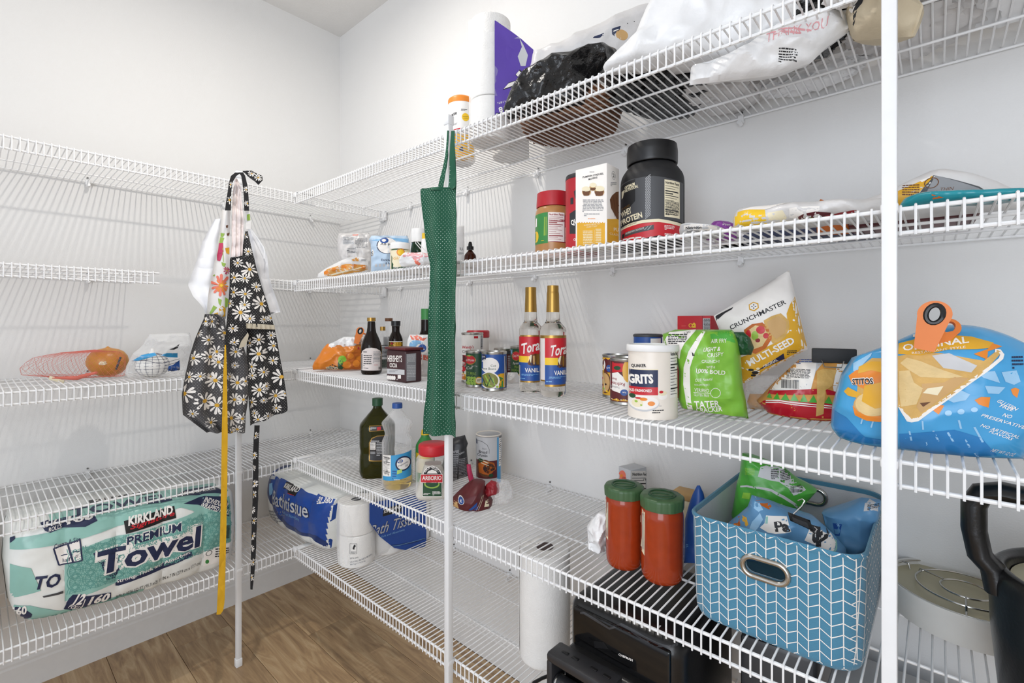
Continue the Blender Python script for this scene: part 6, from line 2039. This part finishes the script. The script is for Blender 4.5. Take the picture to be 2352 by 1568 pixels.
decal(_t, '''p 1 rose -563,2757 -433,2770 -422,2467 -521,2126 -614,2149 -625,2329 -589,2513
p 1 dred -552,2577 -459,2555 -485,2341 -573,2364
f 1 coral -501,1268 408 .2 .85
f 1 orange -490,1268 247 .5 .85
f 1 rose -328,1805 161 .3 .7
p 2 orange -552,1308 -485,1372 -417,1302 -459,1179 -537,1200
e 3 yellow -490,1268 -454,1270 -490,1220
p 1 leaf -809,1536 -691,1662 -666,1513 -778,1447
p 1 leaf -511,3125 -381,3109 -433,2982 -511,2992
p 1 leaf -521,2973 -396,2955 -459,2737 -552,2758
p 1 leaf -485,2098 -354,2047 -407,1922 -469,1978
p 1 leaf -381,860 -276,802 -302,527 -391,495
p 1 leaf -589,823 -485,766 -521,553 -573,643
p 1 leaf -717,579 -614,491 -794,266 -844,290
p 1 leaf -920,873 -844,816 -859,565 -920,587
p 1 leaf -449,2889 -417,2103 -438,2102 -464,2888
p 1 mustard -563,462 -459,554 -365,465 -381,191 -537,172
p 1 mustard -707,279 -589,329 -563,160 -676,135
p 1 mustard -381,2592 -249,2635 -249,2391 -344,2413
p 1 brown -354,3386 -291,3424 -302,3319 -344,3302
p 1 brown -328,3115 -239,3167 -260,3061 -312,3037
p 1 lime -485,3903 -449,3908 -480,3674 -511,3670
p 1 leaf 278,3834 372,3877 388,3649 289,3618''', [_p[0], _p[1]], 'flower_print', step=.02, lift=.0005, gap=.0005)
_YS = []
_t, _p = apron('yellow apron tie hanging long in front of the daisy apron', -.06, [
    ('tie', [(-.0438,-.0798,-.0399,-.0799),(-.0476,-.1663,-.0373,-.1669),(-.0527,-.3893,-.0347,-.3919),(-.054,-.538,-.036,-.5415),(-.0566,-.6862,-.0386,-.6907),(-.0604,-.8338,-.0412,-.8396),(-.0655,-.9509,-.0438,-.9584),(-.0667,-.986,-.0489,-.9924),(-.068,-.9944,-.0566,-.9986)], 'cloth_yellow', dict(nu=6, nv=70, crumple=.003, cs=40))], 'apron_tie')
_t, _p = apron('black apron printed with white daisies on the free post', -.03, [
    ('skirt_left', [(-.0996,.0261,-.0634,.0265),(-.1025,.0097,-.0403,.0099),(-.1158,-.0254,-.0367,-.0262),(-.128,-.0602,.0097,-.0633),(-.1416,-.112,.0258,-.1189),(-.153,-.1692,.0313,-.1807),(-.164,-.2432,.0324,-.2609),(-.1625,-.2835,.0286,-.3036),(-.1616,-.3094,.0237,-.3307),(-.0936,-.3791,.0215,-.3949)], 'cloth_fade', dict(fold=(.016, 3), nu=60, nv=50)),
    ('skirt_right', [(.0258,-.0145,.1152,-.0149),(.0269,-.0637,.1239,-.0658),(.0258,-.1189,.1326,-.1234),(.0286,-.1806,.1443,-.1878),(.0313,-.2423,.1531,-.2525),(.034,-.3042,.1596,-.3174),(.0367,-.3291,.159,-.3302),(.0378,-.3724,.1502,-.3356)], 'cloth_black', dict(fold=(.014, 1.8), nu=50, nv=44)),
    ('bib', [(.0214,.3209,.0284,.3217),(.0133,.2714,.0386,.2738),(.0117,.2305,.0468,.2333),(-.0267,.2232,.0485,.2292),(-.0272,.1836,.0567,.1891),(-.0277,.1237,.0733,.1281),(-.0308,.0637,.0918,.0665),(-.035,.0158,.1059,.0166),(-.038,-.017,.1145,-.018)], 'cloth_black', dict(fold=(.008, 1.2), y0=-.014)),
    ('waist_flap', [(-.0386,-.014,.0233,-.0143),(-.0396,-.0437,.0286,-.0448),(-.0407,-.0675,.0206,-.069),(-.0033,-.0937,.0115,-.0869)], 'cloth_black', dict(fold=(.006, 1.2), y0=-.02)),
    ('lace_trim', [(.0214,-.0052,.1118,-.0116),(.0225,-.0234,.1141,-.0285)], 'lace', dict(nv=4, y0=-.026, fold=(.003, 6))),
    ('lace_trim', [(.0268,-.0374,.03,-.0477),(.0066,-.0685,.0268,-.0629),(-.0013,-.0923,.0182,-.0869)], 'lace', dict(nv=8, nu=8, y0=-.026)),
    ('neck_strap', [(-.0103,.5228,.0082,.5262),(-.0234,.5084,-.0066,.5114),(-.0296,.4833,-.0192,.4851),(-.0337,.4467,-.0223,.4485),(-.0415,.3858,-.0234,.3882)], 'cloth_black', dict(nu=8, y0=-.012)),
    ('neck_strap', [(.0003,.5247,.0136,.5272),(.0082,.5141,.02,.5162),(.0125,.4844,.0265,.4868),(.0162,.4424,.0308,.4447),(.0179,.3927,.0329,.3948)], 'cloth_black', dict(nu=8, y0=-.012)),
    ('strap_tail', [(.0115,.5309,.026,.5348),(.0286,.5158,.0395,.5361),(.0503,.5013,.0735,.5251),(.0613,.4896,.0757,.5088)], 'cloth_black', dict(nu=8, y0=-.02, crumple=.012, cs=20)),
    ('waist_tie', [(.0508,-.3721,.0676,-.3742),(.0467,-.4873,.0648,-.4904),(.0453,-.6435,.0634,-.6475),(.0425,-.721,.0592,-.7252),(.0411,-.8144,.0564,-.8187),(.0383,-.9072,.0508,-.9111),(.0383,-.9587,.0453,-.961)], 'cloth_black', dict(nu=6, nv=60, crumple=.006, cs=30, y0=-.0))])
_F = '''f 1 petal -26,2064 173 0 1
f 1 petal 332,1857 272 .2 1
f 1 petal 294,2484 161 .3 1
f 1 petal -131,1544 210 .5 1
f 1 petal 187,1531 185 .1 1
f 1 petal 545,1242 185 .3 1
f 1 petal 208,984 222 .2 1
f 1 petal 711,642 321 .1 1
f 1 petal 187,600 185 .4 1
f 1 petal -157,1032 210 .1 1
f 1 petal 59,324 321 .3 1
f 1 petal 338,113 185 .1 1
f 1 petal 789,84 161 .3 1
f 1 petal -277,638 148 .2 1
f 1 petal 1025,134 148 .2 1
f 1 petal 214,3087 148 .2 1
f 1 petal -183,-232 173 .2 1
f 1 petal -131,-714 161 .2 1
f 1 petal -277,4232 161 .2 1
f 1 petal -246,4777 111 .2 1
f 1 petal 230,4674 111 .2 1
f 1 petal 273,4193 111 .2 1
f 1 petal 594,5135 148 .4 1
f 1 petal 403,5255 124 .4 1'''
decal(_t, _F, [_p[2], _p[3], _p[6], _p[7], _p[8]], 'daisy_print', step=.02, lift=.0006, gap=.0005)
_F = '''f 1 petal 643,-645 222 .1 1
f 1 petal 1141,-878 222 .3 1
f 1 petal 1060,-496 173 .1 1
f 1 petal 643,-1155 309 .1 1
f 1 petal 1129,-1428 185 .3 1
f 1 petal 433,-1617 198 .2 1
f 1 petal 799,-1825 210 .1 1
f 1 petal 455,-1940 161 .4 1
f 1 petal 1396,-2035 334 .1 1
f 1 petal 671,-2453 284 .1 1
f 1 petal 878,-2332 161 .1 1
f 1 petal 1227,-2735 297 .2 1
f 1 petal 799,-2840 124 .1 1
f 1 petal 422,-2896 210 .1 1
f 1 petal 1256,-3202 185 .1 1
f 1 petal 643,-3541 185 .1 1
f 1 petal 924,-3417 148 .1 1
f 1 petal 367,-762 161 .1 1
f 1 petal 1443,-1558 124 .1 1
f 1 petal 1502,-2651 124 .1 1
f 1 petal 532,-3310 148 .6 1
f 1 petal 1095,-3500 124 .6 1'''
decal(_t, _F, [_p[1]], 'daisy_print', step=.02, lift=.0006, gap=.0005)
_F = '''f 1 petal -961,9 161 .1 1
f 1 petal -786,9 222 .2 1
f 1 petal -403,-382 272 .1 1
f 1 petal -896,-623 198 .2 1
f 1 petal -634,-1034 247 .1 1
f 1 petal -1314,-1229 259 .1 1
f 1 petal -846,-1203 284 .2 1
f 1 petal -583,-1393 259 .4 1
f 1 petal -63,-1055 222 .1 1
f 1 petal -89,-1539 136 .1 1
f 1 petal -1435,-1860 210 .2 1
f 1 petal -1124,-1846 173 .1 1
f 1 petal -675,-2031 334 .1 1
f 1 petal -826,-1884 148 .1 1
f 1 petal -10,-2152 284 .2 1
f 1 petal 215,-2108 185 .1 1
f 1 petal -263,-1922 148 .1 1
f 1 petal -1578,-2408 358 .1 1
f 1 petal -1006,-2694 346 .2 1
f 1 petal -634,-2880 334 .1 1
f 1 petal -95,-2753 247 .1 1
f 1 petal 150,-2746 210 .3 1
f 1 petal -200,-3396 321 .1 1
f 1 petal 108,-3415 210 .1 1
f 1 petal -1329,-3098 161 .1 1
f 1 petal -826,-3451 210 .1 1
f 1 petal -10,-3796 185 .1 1
f 1 petal -429,-2361 148 .1 1
f 1 petal -1183,-371 161 .1 1
f 1 petal -221,-3859 173 .1 1'''
decal(_t, _F, [_p[0]], 'daisy_print', step=.02, lift=.0006, gap=.0005)
_F = '''f 1 petal 550,-4103 141 .0 .8
f 1 petal 508,-4802 141 .1 .8
f 1 petal 467,-5264 141 .2 .8
f 1 petal 522,-5823 141 .3 .8
f 1 petal 480,-6206 141 .4 .8
f 1 petal 439,-6745 141 .5 .8
f 1 petal 494,-7149 141 .6 .8
f 1 petal 453,-7686 141 .0 .8
f 1 petal 411,-8144 141 .1 .8
f 1 petal 467,-8629 141 .2 .8
f 1 petal 425,-9163 141 .3 .8'''
decal(_t, _F, [_p[9]], 'daisy_print', step=.02, lift=.0006, gap=.0005)
_rd = random.Random(4)


def dots(c, mat, step, r, stagger=True):
    xs = [q[0] for q in c] + [q[2] for q in c]
    zs = [q[1] for q in c] + [q[3] for q in c]
    out = []
    z = min(zs)
    j = 0
    while z < max(zs):
        x = min(xs) + (step / 2 if j % 2 else 0)
        while x < max(xs):
            out.append(('p', mat, 0, [(x - r, z), (x, z - r), (x + r, z), (x, z + r)]))
            x += step
        z += step * .62
        j += 1
    return out


for _i in (0, 1, 2, 3):
    decal(_t, dots([tuple(GEO[_p[_i].name][0][k])[0:3:2] * 2 for k in range(0, len(GEO[_p[_i].name][0]), 7)], 'petal', .0085, .0007), [_p[_i]], 'dot_print', step=1, lift=.0004)
# dark green dotted apron on the first post

_D0 = (1.352,-.478,1.257)
_AT = .3
_GC = [(-.0275,.3486,.0778,.3422),(-.0261,.3083,.0803,.2976),(-.0165,.2272,.0816,.2199),(-.0042,.1579,.0816,.1535),(-.0042,.044,.0803,.0428),(-.0083,-.0701,.079,-.0681),(-.0124,-.1616,.0778,-.1568),(-.0192,-.2307,.0803,-.2232),(-.0261,-.2829,.0829,-.2728),(-.0275,-.2979,.0842,-.2915)]
_t, _p = apron('dark green apron with white pin dots on the middle post', -.01, [
    ('cloth', _GC, 'cloth_green', dict(fold=(.012, 1.6, .6), nu=44, nv=70, crumple=.006)),
    ('neck_strap', [(.0635,.4887,.0739,.487),(.0609,.4445,.0752,.4424),(.0557,.3414,.0778,.3389)], 'cloth_green', dict(nu=6, y0=.0)),
    ('neck_strap', [(.0456,.496,.0496,.4954),(.0376,.4293,.0456,.4282),(.0149,.3491,.031,.3473)], 'cloth_green', dict(nu=6, y0=.012)),
    ('hem', [(-.0274,.3516,.0802,.3447),(-.0274,.3424,.0802,.3359)], 'cloth_green', dict(nv=3, y0=-.002, fold=(.012, 1.6, .6)))])
for _i in (0, 1, 2):
    decal(_t, dots([tuple(GEO[_p[_i].name][0][k])[0:3:2] * 2 for k in range(0, len(GEO[_p[_i].name][0]), 7)], 'dotwhite', .0083, .00105), [_p[_i]], 'dot_print', step=1, lift=.0004)
